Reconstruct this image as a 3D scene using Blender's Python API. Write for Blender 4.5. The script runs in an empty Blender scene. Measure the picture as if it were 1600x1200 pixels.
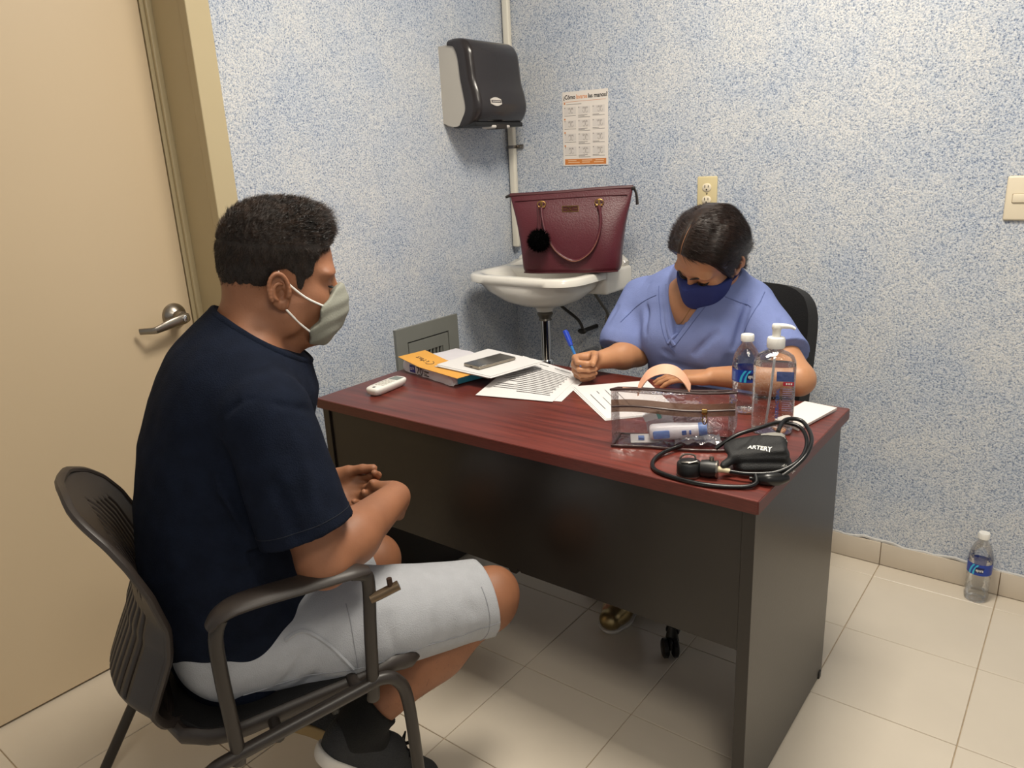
import bpy, bmesh, math, random
import numpy as np
from mathutils import Vector, Matrix
random.seed(7); RNG = np.random.default_rng(11)
sc = bpy.context.scene
COL = sc.collection
PI = math.pi

# ------------------------------------------------------------------ camera
cam_d = bpy.data.cameras.new('camera'); cam = bpy.data.objects.new('camera', cam_d); COL.objects.link(cam)
cam_d.sensor_fit = 'HORIZONTAL'; cam_d.sensor_width = 36.0; cam_d.lens = 1176.86 / 1600 * 36.0
cam_d.clip_start = 0.02
_R = ((0.79148541, 0.13768928, -0.59547671), (0.60925427, -0.25518504, 0.7507928), (-0.04858062, -0.95703827, -0.28586302))
cam.matrix_world = Matrix(((_R[0][0], -_R[0][1], -_R[0][2], 0.0), (_R[1][0], -_R[1][1], -_R[1][2], 0.0),
                           (_R[2][0], -_R[2][1], -_R[2][2], 1.375), (0, 0, 0, 1)))
sc.camera = cam
# ------------------------------------------------------------------ world, lamps, exposure
w = bpy.data.worlds.new('world'); sc.world = w; w.use_nodes = True
w.node_tree.nodes['Background'].inputs[0].default_value = (0.9, 0.95, 1.0, 1); w.node_tree.nodes['Background'].inputs[1].default_value = 0.25
CEIL = 2.68
LIGHTS = [(-0.62, 1.38, 0.58, 0.58, 45.0), (0.35, -0.1, 0.58, 0.58, 18.0)]   # desk ceiling panel, then an added fill lamp: x, y, size x, size y, watts
LIGHT_COL = (1.0, 0.93, 0.81)
for i, (lx, ly, sx, sy, wt) in enumerate(LIGHTS):
    ld = bpy.data.lights.new('ceiling_or_fill_lamp', 'AREA'); ld.shape = 'RECTANGLE'; ld.size = sx; ld.size_y = sy
    ld.energy = wt; ld.color = LIGHT_COL
    lo = bpy.data.objects.new('ceiling_or_fill_lamp', ld); COL.objects.link(lo); lo.location = (lx, ly, CEIL - 0.035)
vs = sc.view_settings
vs.view_transform = 'Standard'; vs.look = 'None'; vs.exposure = 0.0; vs.gamma = 1.0; vs.use_curve_mapping = False

# ------------------------------------------------------------------ materials
def lin(h):
    if isinstance(h, (tuple, list)): return tuple(h[:3])
    h = h.lstrip('#'); o = []
    for i in (0, 2, 4):
        c = int(h[i:i+2], 16) / 255.0
        o.append(c / 12.92 if c <= 0.04045 else ((c + 0.055) / 1.055) ** 2.4)
    return tuple(o)
MATS = {}
def nn(nt, t, **kw):
    n = nt.nodes.new(t)
    for k, v in kw.items():
        if k in n.inputs: n.inputs[k].default_value = v
        else: setattr(n, k, v)
    return n
def mat(name, col, rough=0.5, metal=0.0, var=0.0, vscale=8.0, bump=0.0, bscale=60.0, bdetail=3.0, spec=0.5, coat=0.0, sss=0.0,
        sheen=0.0, stretch=None, col2=None, emit=None):
    if name in MATS: return MATS[name]
    m = bpy.data.materials.new(name); m.use_nodes = True; nt = m.node_tree; b = nt.nodes['Principled BSDF']
    c = lin(col)
    b.inputs['Base Color'].default_value = (*c, 1); b.inputs['Roughness'].default_value = rough; b.inputs['Metallic'].default_value = metal
    b.inputs['Specular IOR Level'].default_value = spec
    if coat: b.inputs['Coat Weight'].default_value = coat; b.inputs['Coat Roughness'].default_value = 0.1
    if sss: b.inputs['Subsurface Weight'].default_value = sss; b.inputs['Subsurface Radius'].default_value = (0.012, 0.005, 0.003); b.inputs['Subsurface Scale'].default_value = 1.0
    if sheen: b.inputs['Sheen Weight'].default_value = sheen; b.inputs['Sheen Roughness'].default_value = 0.5
    if emit: b.inputs['Emission Color'].default_value = (*lin(emit[0]), 1); b.inputs['Emission Strength'].default_value = emit[1]
    tc = None
    if var or bump or col2:
        tc = nn(nt, 'ShaderNodeTexCoord'); src = tc.outputs['Object']
        if stretch:
            mp = nn(nt, 'ShaderNodeMapping'); mp.inputs['Scale'].default_value = stretch; nt.links.new(src, mp.inputs['Vector']); src = mp.outputs['Vector']
    if var or col2:
        n = nn(nt, 'ShaderNodeTexNoise', Scale=vscale, Detail=4.0); nt.links.new(src, n.inputs['Vector'])
        r = nn(nt, 'ShaderNodeValToRGB'); nt.links.new(n.outputs['Fac'], r.inputs['Fac'])
        c2 = lin(col2) if col2 else tuple(min(1, x * (1 + var)) for x in c); c1 = c if col2 else tuple(x * (1 - var) for x in c)
        r.color_ramp.elements[0].position = 0.35; r.color_ramp.elements[1].position = 0.68
        r.color_ramp.elements[0].color = (*c1, 1); r.color_ramp.elements[1].color = (*c2, 1)
        nt.links.new(r.outputs['Color'], b.inputs['Base Color'])
    if bump:
        n = nn(nt, 'ShaderNodeTexNoise', Scale=bscale, Detail=bdetail); nt.links.new(src, n.inputs['Vector'])
        bp = nn(nt, 'ShaderNodeBump', Strength=bump, Distance=0.01); nt.links.new(n.outputs['Fac'], bp.inputs['Height']); nt.links.new(bp.outputs['Normal'], b.inputs['Normal'])
    MATS[name] = m
    return m
def film(name, tint, gloss=0.12, rough=0.05, opac=0.0, ocol=(1, 1, 1)):
    """thin clear plastic: mostly straight-through, a little sheen"""
    if name in MATS: return MATS[name]
    m = bpy.data.materials.new(name); m.use_nodes = True; nt = m.node_tree; nt.nodes.remove(nt.nodes['Principled BSDF'])
    out = nt.nodes['Material Output']
    t = nn(nt, 'ShaderNodeBsdfTransparent'); t.inputs['Color'].default_value = (*tint, 1)
    g = nn(nt, 'ShaderNodeBsdfGlossy'); g.inputs['Roughness'].default_value = rough; g.inputs['Color'].default_value = (1, 1, 1, 1)
    fr = nn(nt, 'ShaderNodeLayerWeight', Blend=0.35)
    mu = nn(nt, 'ShaderNodeMath', operation='MULTIPLY_ADD'); mu.inputs[1].default_value = 0.75; mu.inputs[2].default_value = gloss
    nt.links.new(fr.outputs['Fresnel'], mu.inputs[0])
    mx = nn(nt, 'ShaderNodeMixShader'); nt.links.new(mu.outputs[0], mx.inputs[0]); nt.links.new(t.outputs[0], mx.inputs[1]); nt.links.new(g.outputs[0], mx.inputs[2])
    if opac:
        d = nn(nt, 'ShaderNodeBsdfDiffuse'); d.inputs['Color'].default_value = (*ocol, 1)
        m2 = nn(nt, 'ShaderNodeMixShader'); m2.inputs[0].default_value = opac; nt.links.new(mx.outputs[0], m2.inputs[1]); nt.links.new(d.outputs[0], m2.inputs[2])
        nt.links.new(m2.outputs[0], out.inputs['Surface'])
    else: nt.links.new(mx.outputs[0], out.inputs['Surface'])
    # wrinkles of the film
    tc = nn(nt, 'ShaderNodeTexCoord'); n = nn(nt, 'ShaderNodeTexNoise', Scale=55.0, Detail=2.0); nt.links.new(tc.outputs['Object'], n.inputs['Vector'])
    bp = nn(nt, 'ShaderNodeBump', Strength=0.5, Distance=0.01); nt.links.new(n.outputs['Fac'], bp.inputs['Height']); nt.links.new(bp.outputs['Normal'], g.inputs['Normal'])
    MATS[name] = m
    return m
def liquid(name, col, ior=1.33):
    if name in MATS: return MATS[name]
    m = bpy.data.materials.new(name); m.use_nodes = True; b = m.node_tree.nodes['Principled BSDF']
    b.inputs['Base Color'].default_value = (*col, 1); b.inputs['Roughness'].default_value = 0.0; b.inputs['Transmission Weight'].default_value = 1.0; b.inputs['IOR'].default_value = ior
    MATS[name] = m; return m
def stucco():
    m = bpy.data.materials.new('speckled_wall_paint'); m.use_nodes = True; nt = m.node_tree; b = nt.nodes['Principled BSDF']
    b.inputs['Roughness'].default_value = 0.75; b.inputs['Specular IOR Level'].default_value = 0.25
    tc = nn(nt, 'ShaderNodeTexCoord'); o = tc.outputs['Object']
    n1 = nn(nt, 'ShaderNodeTexNoise', Scale=230.0, Detail=2.0, Roughness=0.6); nt.links.new(o, n1.inputs['Vector'])
    n2 = nn(nt, 'ShaderNodeTexNoise', Scale=5.0, Detail=3.0); nt.links.new(o, n2.inputs['Vector'])
    n3 = nn(nt, 'ShaderNodeTexNoise', Scale=330.0, Detail=1.0); nt.links.new(o, n3.inputs['Vector'])
    ma = nn(nt, 'ShaderNodeMath', operation='MULTIPLY_ADD'); ma.inputs[1].default_value = 0.10; nt.links.new(n2.outputs['Fac'], ma.inputs[0]); nt.links.new(n1.outputs['Fac'], ma.inputs[2])
    r = nn(nt, 'ShaderNodeValToRGB'); nt.links.new(ma.outputs[0], r.inputs['Fac'])
    cr = r.color_ramp; cr.elements[0].position = 0.34; cr.elements[0].color = (*lin('6c7890'), 1); cr.elements[1].position = 0.72; cr.elements[1].color = (*lin('dfdfe0'), 1)
    e = cr.elements.new(0.44); e.color = (*lin('a4aebf'), 1); e = cr.elements.new(0.53); e.color = (*lin('c3c8d0'), 1); e = cr.elements.new(0.62); e.color = (*lin('d2d4d7'), 1)
    r3 = nn(nt, 'ShaderNodeValToRGB'); nt.links.new(n3.outputs['Fac'], r3.inputs['Fac'])
    r3.color_ramp.elements[0].position = 0.28; r3.color_ramp.elements[0].color = (0.42, 0.44, 0.50, 1); r3.color_ramp.elements[1].position = 0.40; r3.color_ramp.elements[1].color = (1, 1, 1, 1)
    mx = nn(nt, 'ShaderNodeMix', data_type='RGBA', blend_type='MULTIPLY'); mx.inputs[0].default_value = 0.9
    nt.links.new(r.outputs['Color'], mx.inputs[6]); nt.links.new(r3.outputs['Color'], mx.inputs[7]); tr_ = nn(nt, 'ShaderNodeValToRGB'); nt.links.new(n2.outputs['Fac'], tr_.inputs['Fac']); tr_.color_ramp.elements[0].position = 0.38; tr_.color_ramp.elements[0].color = (0.80, 0.87, 0.98, 1); tr_.color_ramp.elements[1].position = 0.62; tr_.color_ramp.elements[1].color = (1, 0.995, 0.985, 1)
    m4 = nn(nt, 'ShaderNodeMix', data_type='RGBA', blend_type='MULTIPLY'); m4.inputs[0].default_value = 0.5; nt.links.new(mx.outputs[2], m4.inputs[6]); nt.links.new(tr_.outputs['Color'], m4.inputs[7]); nt.links.new(m4.outputs[2], b.inputs['Base Color'])
    bp = nn(nt, 'ShaderNodeBump', Strength=0.7, Distance=0.004); nt.links.new(n1.outputs['Fac'], bp.inputs['Height']); nt.links.new(bp.outputs['Normal'], b.inputs['Normal'])
    return m
def wood_red():
    m = bpy.data.materials.new('mahogany_laminate'); m.use_nodes = True; nt = m.node_tree; b = nt.nodes['Principled BSDF']
    b.inputs['Roughness'].default_value = 0.30; b.inputs['Specular IOR Level'].default_value = 0.5
    tc = nn(nt, 'ShaderNodeTexCoord'); mp = nn(nt, 'ShaderNodeMapping'); mp.inputs['Scale'].default_value = (2.0, 42.0, 42.0); nt.links.new(tc.outputs['Object'], mp.inputs['Vector'])
    n = nn(nt, 'ShaderNodeTexNoise', Scale=1.6, Detail=6.0, Roughness=0.6, Distortion=0.4); nt.links.new(mp.outputs['Vector'], n.inputs['Vector'])
    r = nn(nt, 'ShaderNodeValToRGB'); nt.links.new(n.outputs['Fac'], r.inputs['Fac'])
    r.color_ramp.elements[0].position = 0.28; r.color_ramp.elements[0].color = (*lin('481d18'), 1); r.color_ramp.elements[1].position = 0.75; r.color_ramp.elements[1].color = (*lin('7c382e'), 1)
    nt.links.new(r.outputs['Color'], b.inputs['Base Color'])
    return m

# ------------------------------------------------------------------ mesh helpers
def rects(x0, z0, x1, z1, w, w2=None):
    w2 = w2 or w
    return ((x0, z0, x1, z0 + w), (x0, z1 - w2, x1, z1), (x0, z0 + w, x0 + w, z1 - w2), (x1 - w, z0 + w, x1, z1 - w2))
class MB:
    def __init__(s): s.v = []; s.f = []
    def add(s, v, f):
        o = len(s.v); s.v += [tuple(p) for p in v]; s.f += [tuple(i + o for i in q) for q in f]; return s
    def box(s, lo, hi, bev=0.0, seg=2, M=None):
        bm = bmesh.new(); bmesh.ops.create_cube(bm, size=1.0)
        for v in bm.verts: v.co = Vector([lo[i] + (v.co[i] + 0.5) * (hi[i] - lo[i]) for i in range(3)])
        if bev: bmesh.ops.bevel(bm, geom=bm.edges[:], offset=bev, segments=seg, affect='EDGES', profile=0.5)
        if M is not None: bm.transform(M)
        bm.verts.ensure_lookup_table(); bm.verts.index_update()
        s.add([v.co[:] for v in bm.verts], [[v.index for v in f.verts] for f in bm.faces]); bm.free(); return s
    def tube(s, pts, r, n=10, cap=True, closed=False, smooth=0, sq=None, side=None):
        P = [Vector(p) for p in pts]
        R = list(r) if isinstance(r, (list, tuple)) else [r] * len(P)
        if smooth: P, R = crom(P, R, smooth, closed)
        N = len(P); T = []
        for i in range(N):
            a = P[(i - 1) % N] if (closed or i > 0) else P[i]; b = P[(i + 1) % N] if (closed or i < N - 1) else P[i]
            T.append((b - a).normalized() if (b - a).length > 1e-9 else Vector((0, 0, 1)))
        up = Vector(side) if side else (Vector((0, 0, 1)) if abs(T[0].z) < 0.9 else Vector((1, 0, 0)))
        u = (up - T[0] * up.dot(T[0])).normalized(); V = []; F = []
        for i in range(N):
            if i: u = (u - T[i] * u.dot(T[i])).normalized()
            w_ = T[i].cross(u)
            for k in range(n):
                a = 2 * PI * k / n; q = sq if sq else 1.0
                V.append(P[i] + u * (math.cos(a) * R[i]) + w_ * (math.sin(a) * R[i] * q))
        for i in range(N if closed else N - 1):
            for k in range(n):
                a = i * n + k; b = i * n + (k + 1) % n; j = ((i + 1) % N) * n
                F.append((a, b, j + (k + 1) % n, j + k))
        if cap and not closed:
            F.append(tuple(range(n))[::-1]); F.append(tuple((N - 1) * n + k for k in range(n)))
        return s.add(V, F)
    def lathe(s, prof, n=24, M=None, sx=1.0, sy=1.0, cap=True):
        V = []; F = []
        for r, z in prof:
            for k in range(n):
                a = 2 * PI * k / n; V.append(Vector((r * math.cos(a) * sx, r * math.sin(a) * sy, z)))
        for i in range(len(prof) - 1):
            for k in range(n): F.append((i * n + k, i * n + (k + 1) % n, (i + 1) * n + (k + 1) % n, (i + 1) * n + k))
        if cap: F.append(tuple(range(n))[::-1]); F.append(tuple((len(prof) - 1) * n + k for k in range(n)))
        if M is not None: V = [M @ v for v in V]
        return s.add(V, F)
    def loft(s, rings, cap=True, closed=True):
        n = len(rings[0]); V = [p for r in rings for p in r]; F = []
        for i in range(len(rings) - 1):
            for k in range(n if closed else n - 1): F.append((i * n + k, i * n + (k + 1) % n, (i + 1) * n + (k + 1) % n, (i + 1) * n + k))
        if cap: F.append(tuple(range(n))[::-1]); F.append(tuple((len(rings) - 1) * n + k for k in range(n)))
        return s.add(V, F)
    def prism(s, poly, a, b, M=None):
        """poly in xy, extruded z from a to b"""
        n = len(poly); V = [Vector((x, y, a)) for x, y in poly] + [Vector((x, y, b)) for x, y in poly]
        F = [tuple(range(n))[::-1], tuple(range(n, 2 * n))] + [(k, (k + 1) % n, n + (k + 1) % n, n + k) for k in range(n)]
        if M is not None: V = [M @ v for v in V]
        return s.add(V, F)
    def quad(s, a, b, c, d): return s.add([a, b, c, d], [(0, 1, 2, 3)])
    def sheet(s, fn, nu, nv, th):
        """thin solid sheet: fn(u,v)->point, thickness th along the local normal"""
        P = [[Vector(fn(i / nu, j / nv)) for j in range(nv + 1)] for i in range(nu + 1)]
        top = []; bot = []
        for i in range(nu + 1):
            for j in range(nv + 1):
                du = P[min(i + 1, nu)][j] - P[max(i - 1, 0)][j]; dv = P[i][min(j + 1, nv)] - P[i][max(j - 1, 0)]
                nrm = du.cross(dv).normalized(); top.append(P[i][j] + nrm * th / 2); bot.append(P[i][j] - nrm * th / 2)
        m = (nu + 1) * (nv + 1); F = []; I = lambda i, j: i * (nv + 1) + j
        for i in range(nu):
            for j in range(nv):
                F.append((I(i, j), I(i + 1, j), I(i + 1, j + 1), I(i, j + 1))); F.append((m + I(i, j), m + I(i, j + 1), m + I(i + 1, j + 1), m + I(i + 1, j)))
        for i in range(nu):
            F.append((I(i, 0), m + I(i, 0), m + I(i + 1, 0), I(i + 1, 0))); F.append((I(i, nv), I(i + 1, nv), m + I(i + 1, nv), m + I(i, nv)))
        for j in range(nv):
            F.append((I(0, j), I(0, j + 1), m + I(0, j + 1), m + I(0, j))); F.append((I(nu, j), m + I(nu, j), m + I(nu, j + 1), I(nu, j + 1)))
        return s.add(top + bot, F)
def crom(P, R, k, closed=False):
    oP = []; oR = []; N = len(P); rng = N if closed else N - 1
    g = lambda i: P[i % N] if closed else P[max(0, min(N - 1, i))]
    h = lambda i: R[i % N] if closed else R[max(0, min(N - 1, i))]
    for i in range(rng):
        p0, p1, p2, p3 = g(i - 1), g(i), g(i + 1), g(i + 2); r1, r2 = h(i), h(i + 1)
        for q in range(k):
            t = q / k; t2 = t * t; t3 = t2 * t
            oP.append(0.5 * ((2 * p1) + (p2 - p0) * t + (2 * p0 - 5 * p1 + 4 * p2 - p3) * t2 + (3 * p1 - p0 - 3 * p2 + p3) * t3)); oR.append(r1 + (r2 - r1) * t)
    if not closed: oP.append(P[-1]); oR.append(R[-1])
    return oP, oR
def mesh_obj(name, v, f, m, parent=None, smooth=False, angle=None):
    me = bpy.data.meshes.new(name); me.from_pydata([tuple(p) for p in v], [], [tuple(int(i) for i in q) for q in f]); me.update()
    bm = bmesh.new(); bm.from_mesh(me); bmesh.ops.recalc_face_normals(bm, faces=bm.faces[:]); bm.to_mesh(me); bm.free()
    if smooth: me.shade_smooth() if hasattr(me, 'shade_smooth') else None
    if smooth and angle: me.set_sharp_from_angle(angle=angle)
    o = bpy.data.objects.new(name, me); COL.objects.link(o)
    if m: me.materials.append(MATS[m] if isinstance(m, str) else m)
    if parent: o.parent = parent
    return o
def obj(name, mb, m, parent=None, smooth=True, angle=0.7): return mesh_obj(name, mb.v, mb.f, m, parent, smooth, angle)
def tag(o, label=None, cat=None, group=None, kind=None):
    if label: o['label'] = label
    if cat: o['category'] = cat
    if group: o['group'] = group
    if kind: o['kind'] = kind
    return o
def thing(name, label, cat, loc=(0, 0, 0), rz=0.0, group=None):
    o = bpy.data.objects.new(name, None); COL.objects.link(o); o.location = loc; o.rotation_euler = (0, 0, rz); o.empty_display_size = 0.05
    return tag(o, label, cat, group)
def struct(name, mb, m, smooth=False):
    o = obj(name, mb, m, None, smooth); o['kind'] = 'structure'; return o
def text_mesh(name, s, size, m, parent, M, bold=0.0, shear=0.0, align='LEFT', width=None):
    cu = bpy.data.curves.new(name, 'FONT'); cu.body = s; cu.size = size; cu.offset = bold; cu.shear = shear; cu.align_x = align; cu.resolution_u = 3
    t = bpy.data.objects.new(name, cu); COL.objects.link(t); dg = bpy.context.evaluated_depsgraph_get(); dg.update()
    me = bpy.data.meshes.new_from_object(t.evaluated_get(dg)); bpy.data.objects.remove(t); bpy.data.curves.remove(cu)
    if width and len(me.vertices):
        xs = [v.co.x for v in me.vertices]; k = width / (max(xs) - min(xs))
        for v in me.vertices: v.co.x *= k
    me.transform(M); o = bpy.data.objects.new(name, me); COL.objects.link(o); me.materials.clear(); me.materials.append(MATS[m] if isinstance(m, str) else m)
    if parent: o.parent = parent
    return o
def frame(o, x, y, z):
    M = Matrix((Vector(x), Vector(y), Vector(z))).transposed().to_4x4(); M.translation = Vector(o); return M
def T(x, y, z): return Matrix.Translation((x, y, z))
def RX(a): return Matrix.Rotation(a, 4, 'X')
def RY(a): return Matrix.Rotation(a, 4, 'Y')
def RZ(a): return Matrix.Rotation(a, 4, 'Z')

# ------------------------------------------------------------------ common materials
STUCCO = stucco(); MATS['stucco'] = STUCCO
WOOD = wood_red(); MATS['wood'] = WOOD
mat('tile_cream', 'd4c9b8', 0.22, var=0.04, vscale=3.0, bump=0.02, bscale=12)
mat('grout', 'b39f84', 0.8, var=0.1, vscale=30)
mat('base_tile', 'cbbfae', 0.35, var=0.04, vscale=5)
mat('caulk', 'c4c2be', 0.8, bump=0.6, bscale=60)
mat('ceiling_white', 'e8e6e0', 0.85, bump=0.05)
mat('door_cream', 'cab698', 0.42, var=0.015, vscale=1.5, bump=0.015, bscale=25)
mat('frame_cream', 'b9aa88', 0.38, bump=0.01, bscale=30)
mat('steel', '9a938a', 0.32, 1.0, stretch=(1, 1, 1), bump=0.02, bscale=120)
mat('chrome', 'd0d0d0', 0.08, 1.0)
mat('black_gap', '15110e', 0.9)
mat('desk_dark', '211c19', 0.30, var=0.12, vscale=6, bump=0.02, bscale=160)
mat('black_plastic', '141414', 0.42)
mat('chair_plastic', '2d2622', 0.45, bump=0.06, bscale=500)
mat('chair_metal', '29231f', 0.38)
mat('bare_metal', '6a5a48', 0.4, 0.8, bump=0.05)
mat('black_fabric', '0b0b0c', 0.9, bump=0.3, bscale=600, sheen=0.2)
mat('porcelain', 'e9e5dc', 0.12, coat=0.3)
mat('pvc', 'e2dccd', 0.4)
mat('plastic_white', 'e9e7e1', 0.35)
mat('plastic_cream', 'e3d7bf', 0.38)
mat('plastic_almond', 'd6c79c', 0.4)
mat('slot_dark', '2a2420', 0.7)
mat('disp_dark', '2c2829', 0.22)
mat('disp_grey', 'b7b2a9', 0.35)
mat('vent_grey', '7e7f79', 0.5, var=0.03)
mat('paper', 'dcdad9', 0.8)
mat('paper_warm', 'e6ded6', 0.8)
mat('ink', '4a4648', 0.8); mat('ink_light', '8e8684', 0.8); mat('ink_black', '1c1b1c', 0.7)
mat('orange_ink', 'd0803f', 0.7); mat('orange_soft', 'dd9f78', 0.7)
mat('leather', '552029', 0.36, bump=0.12, bscale=220, var=0.06, vscale=5)
mat('leather_edge', '8a5a48', 0.5)
mat('gold', 'b8935a', 0.28, 1.0)
mat('fur', '050505', 1.0, spec=0.05)
mat('envelope', 'dba047', 0.7, var=0.03)
mat('ream_white', 'dfdbe0', 0.35, bump=0.1, bscale=40)
mat('ream_teal', '49b4d2', 0.35); mat('ream_navy', '2f3384', 0.4)
mat('phone_glass', '1c1a19', 0.08, coat=0.5); mat('phone_side', 'a39a8c', 0.3, 0.7)
mat('lcd', '7c857f', 0.2); mat('rubber_grey', 'cfccc4', 0.5)
mat('peach', 'e0a98c', 0.5); mat('brown_trim', '3d2725', 0.4); mat('zip_tape', '7b5a4a', 0.7, bump=0.2, bscale=400)
mat('device_white', 'eceaf0', 0.3); mat('device_blue', '6f8fd0', 0.35)
mat('blue_label', '1d3f9e', 0.3, spec=0.5); mat('cyan_label', '3bb4d8', 0.3); mat('navy_label', '0e1b52', 0.3); mat('red_label', 'a8243a', 0.35)
mat('cuff_black', '111112', 0.62, bump=0.25, bscale=500); mat('tube_black', '0d0d0e', 0.3); mat('grey_patch', '8a8780', 0.7); mat('connector', 'cfc2a0', 0.5)
mat('pen_blue', '1f3fae', 0.25); mat('pen_barrel', '2a6fb5', 0.2)
mat('gold_shoe', 'a08c62', 0.3, 0.75)
# ================================================================== the room
XL, XD, YB, XR, YF = -1.955, -2.126, 2.528, 1.25, -1.35      # wall planes: left wall, door leaf, back wall, right wall, front wall
DY0, DY1, DH = 0.22, 1.158, 2.06                              # door leaf in y, door height
m = MB(); m.box((XD - 0.08, YF - 0.1, -0.06), (XR + 0.1, YB + 0.1, -0.0035)); floor = struct('floor', m, 'grout')
GX, GY, TS = -0.110, 2.430, 0.3405
tile_mesh = {}
def tile(x0, x1, y0, y1):
    key = (round(x1 - x0, 3), round(y1 - y0, 3))
    if key not in tile_mesh:
        mb = MB(); mb.box((0, 0, -0.0065), (x1 - x0, y1 - y0, 0.0), 0.0012, 1)
        o = obj('tile', mb, 'tile_cream', floor, False); tile_mesh[key] = o.data
    else:
        o = bpy.data.objects.new('tile', tile_mesh[key]); COL.objects.link(o); o.parent = floor
    o.location = (x0, y0, 0)
g = 0.0011
ex = sorted(set([XD - 0.02] + [GX + TS * k for k in range(-6, 5) if XD < GX + TS * k < XR] + [XR]))
ey = sorted(set([YF] + [GY - (TS - 0.0035) * k for k in range(0, 13) if YF < GY - (TS - 0.0035) * k < YB] + [YB]))
for i in range(len(ex) - 1):
    for j in range(len(ey) - 1): tile(ex[i] + g, ex[i + 1] - g, ey[j] + g, ey[j + 1] - g)
m = MB(); m.box((XL - 0.3, YB, 0), (XR + 0.1, YB + 0.1, CEIL)); struct('wall_back', m, 'stucco')
m = MB()                                                       # left wall with the door opening
m.box((XL - 0.3, DY1 + 0.058, 0), (XL, YB, CEIL)); m.box((XL - 0.3, YF, 0), (XL, DY0 - 0.058, CEIL)); m.box((XL - 0.3, DY0 - 0.058, DH + 0.058), (XL, DY1 + 0.058, CEIL))
struct('wall_left', m, 'stucco')
m = MB(); m.box((XR, YF, 0), (XR + 0.1, YB, CEIL)); struct('wall_right', m, 'stucco')
m = MB(); m.box((XL - 0.3, YF - 0.1, 0), (XR + 0.1, YF, CEIL)); struct('wall_front', m, 'stucco')
m = MB(); m.box((XL - 0.3, YF - 0.1, CEIL), (XR + 0.1, YB + 0.1, CEIL + 0.08)); struct('ceiling', m, 'ceiling_white')
# tiled skirting along the back wall
m = MB(); m.box((XL, YB - 0.006, 0.0), (XR, YB, 0.078)); sk = struct('baseboard_back', m, 'grout')
bt = None
for i in range(len(ex) - 1):
    x0, x1 = max(ex[i], XL), ex[i + 1]
    if x1 - x0 < 0.02: continue
    mb = MB(); mb.box((x0 + 0.001, YB - 0.013, 0.002), (x1 - 0.001, YB - 0.005, 0.082), 0.002, 2); obj('tile', mb, 'base_tile', sk)
pts = [(x, YB - 0.006 + 0.002 * math.sin(x * 37), 0.084 + 0.004 * math.sin(x * 23) + 0.003 * math.sin(x * 71)) for x in np.arange(XL + 0.01, XR, 0.03)]
mb = MB(); mb.tube(pts, 0.0055, 6, sq=1.0); obj('caulk_bead', mb, 'caulk', sk)
m = MB(); m.box((XR - 0.012, YF, 0), (XR, YB, 0.08)); struct('baseboard_right', m, 'base_tile')
m = MB(); m.box((XL, DY1 + 0.13, 0), (XL + 0.012, YB - 0.015, 0.08)); struct('baseboard_left', m, 'base_tile')
# door frame (trim) and door leaf
tr = MB()
for s, yv in ((1, DY1), (-1, DY0)):
    def yb_(lo, hi): return (min(yv + s * lo, yv + s * hi), max(yv + s * lo, yv + s * hi))
    a, c = yb_(0.0, 0.06); tr.box((XD - 0.06, a, 0), (XD - 0.012, c, DH + 0.06))            # behind the leaf edge
    a, c = yb_(0.004, 0.06); tr.box((XD - 0.02, a, 0), (XD + 0.004, c, DH + 0.06), 0.002, 1)   # rebate beside the leaf
    a, c = yb_(0.030, 0.06); tr.box((XD + 0.003, a, 0), (XL + 0.002, c, DH + 0.06))          # jamb reveal
    a, c = yb_(0.014, 0.04); tr.box((XD + 0.002, a, 0), (XD + 0.016, c, DH + 0.03), 0.004, 2)  # rounded bead
    a, c = yb_(0.026, 0.095); tr.box((XL - 0.02, a, 0), (XL + 0.014, c, DH + 0.095), 0.003, 2)  # face on the wall
tr.box((XL - 0.02, DY0 - 0.095, DH + 0.026), (XL + 0.014, DY1 + 0.095, DH + 0.095), 0.003, 2); tr.box((XD - 0.06, DY0 - 0.06, DH), (XL + 0.002, DY1 + 0.06, DH + 0.06))
struct('trim_1', tr, 'frame_cream')
m = MB(); m.box((XD - 0.045, DY0 + 0.003, 0.008), (XD, DY1 + 0.0015, DH - 0.004), 0.0015, 1); door = struct('door_1', m, 'door_cream')
hy, hz = 1.105, 0.985                                          # lever handle
mb = MB(); Mh = T(XD, hy, hz) @ RY(PI / 2)
mb.lathe([(0.036, 0), (0.036, 0.004), (0.033, 0.010), (0.022, 0.019), (0.016, 0.023), (0.0145, 0.05)], 32, Mh); handle = obj('door_handle', mb, 'steel', door)
mb = MB()
mb.tube([(XD + 0.056, hy + 0.014, hz - 0.003), (XD + 0.057, hy, hz - 0.004), (XD + 0.058, hy - 0.05, hz - 0.013), (XD + 0.056, hy - 0.088, hz - 0.022), (XD + 0.05, hy - 0.093, hz - 0.023), (XD + 0.022, hy - 0.118, hz - 0.0235)], [0.012, 0.0165, 0.0135, 0.010, 0.010, 0.009], 12, sq=0.55, side=(0, 0, 1)); obj('lever', mb, 'steel', handle, True, 0.6)
mb = MB(); mb.lathe([(0.010, 0.0), (0.010, 0.0025), (0.0085, 0.0035)], 20, T(XD + 0.065, hy, hz - 0.004) @ RY(PI / 2)); obj('lock_cylinder', mb, 'chrome', handle)
mb = MB(); mb.box((XD + 0.0684, hy - 0.001, hz - 0.009), (XD + 0.0692, hy + 0.001, hz + 0.001)); obj('keyhole', mb, 'slot_dark', handle, False)
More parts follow.
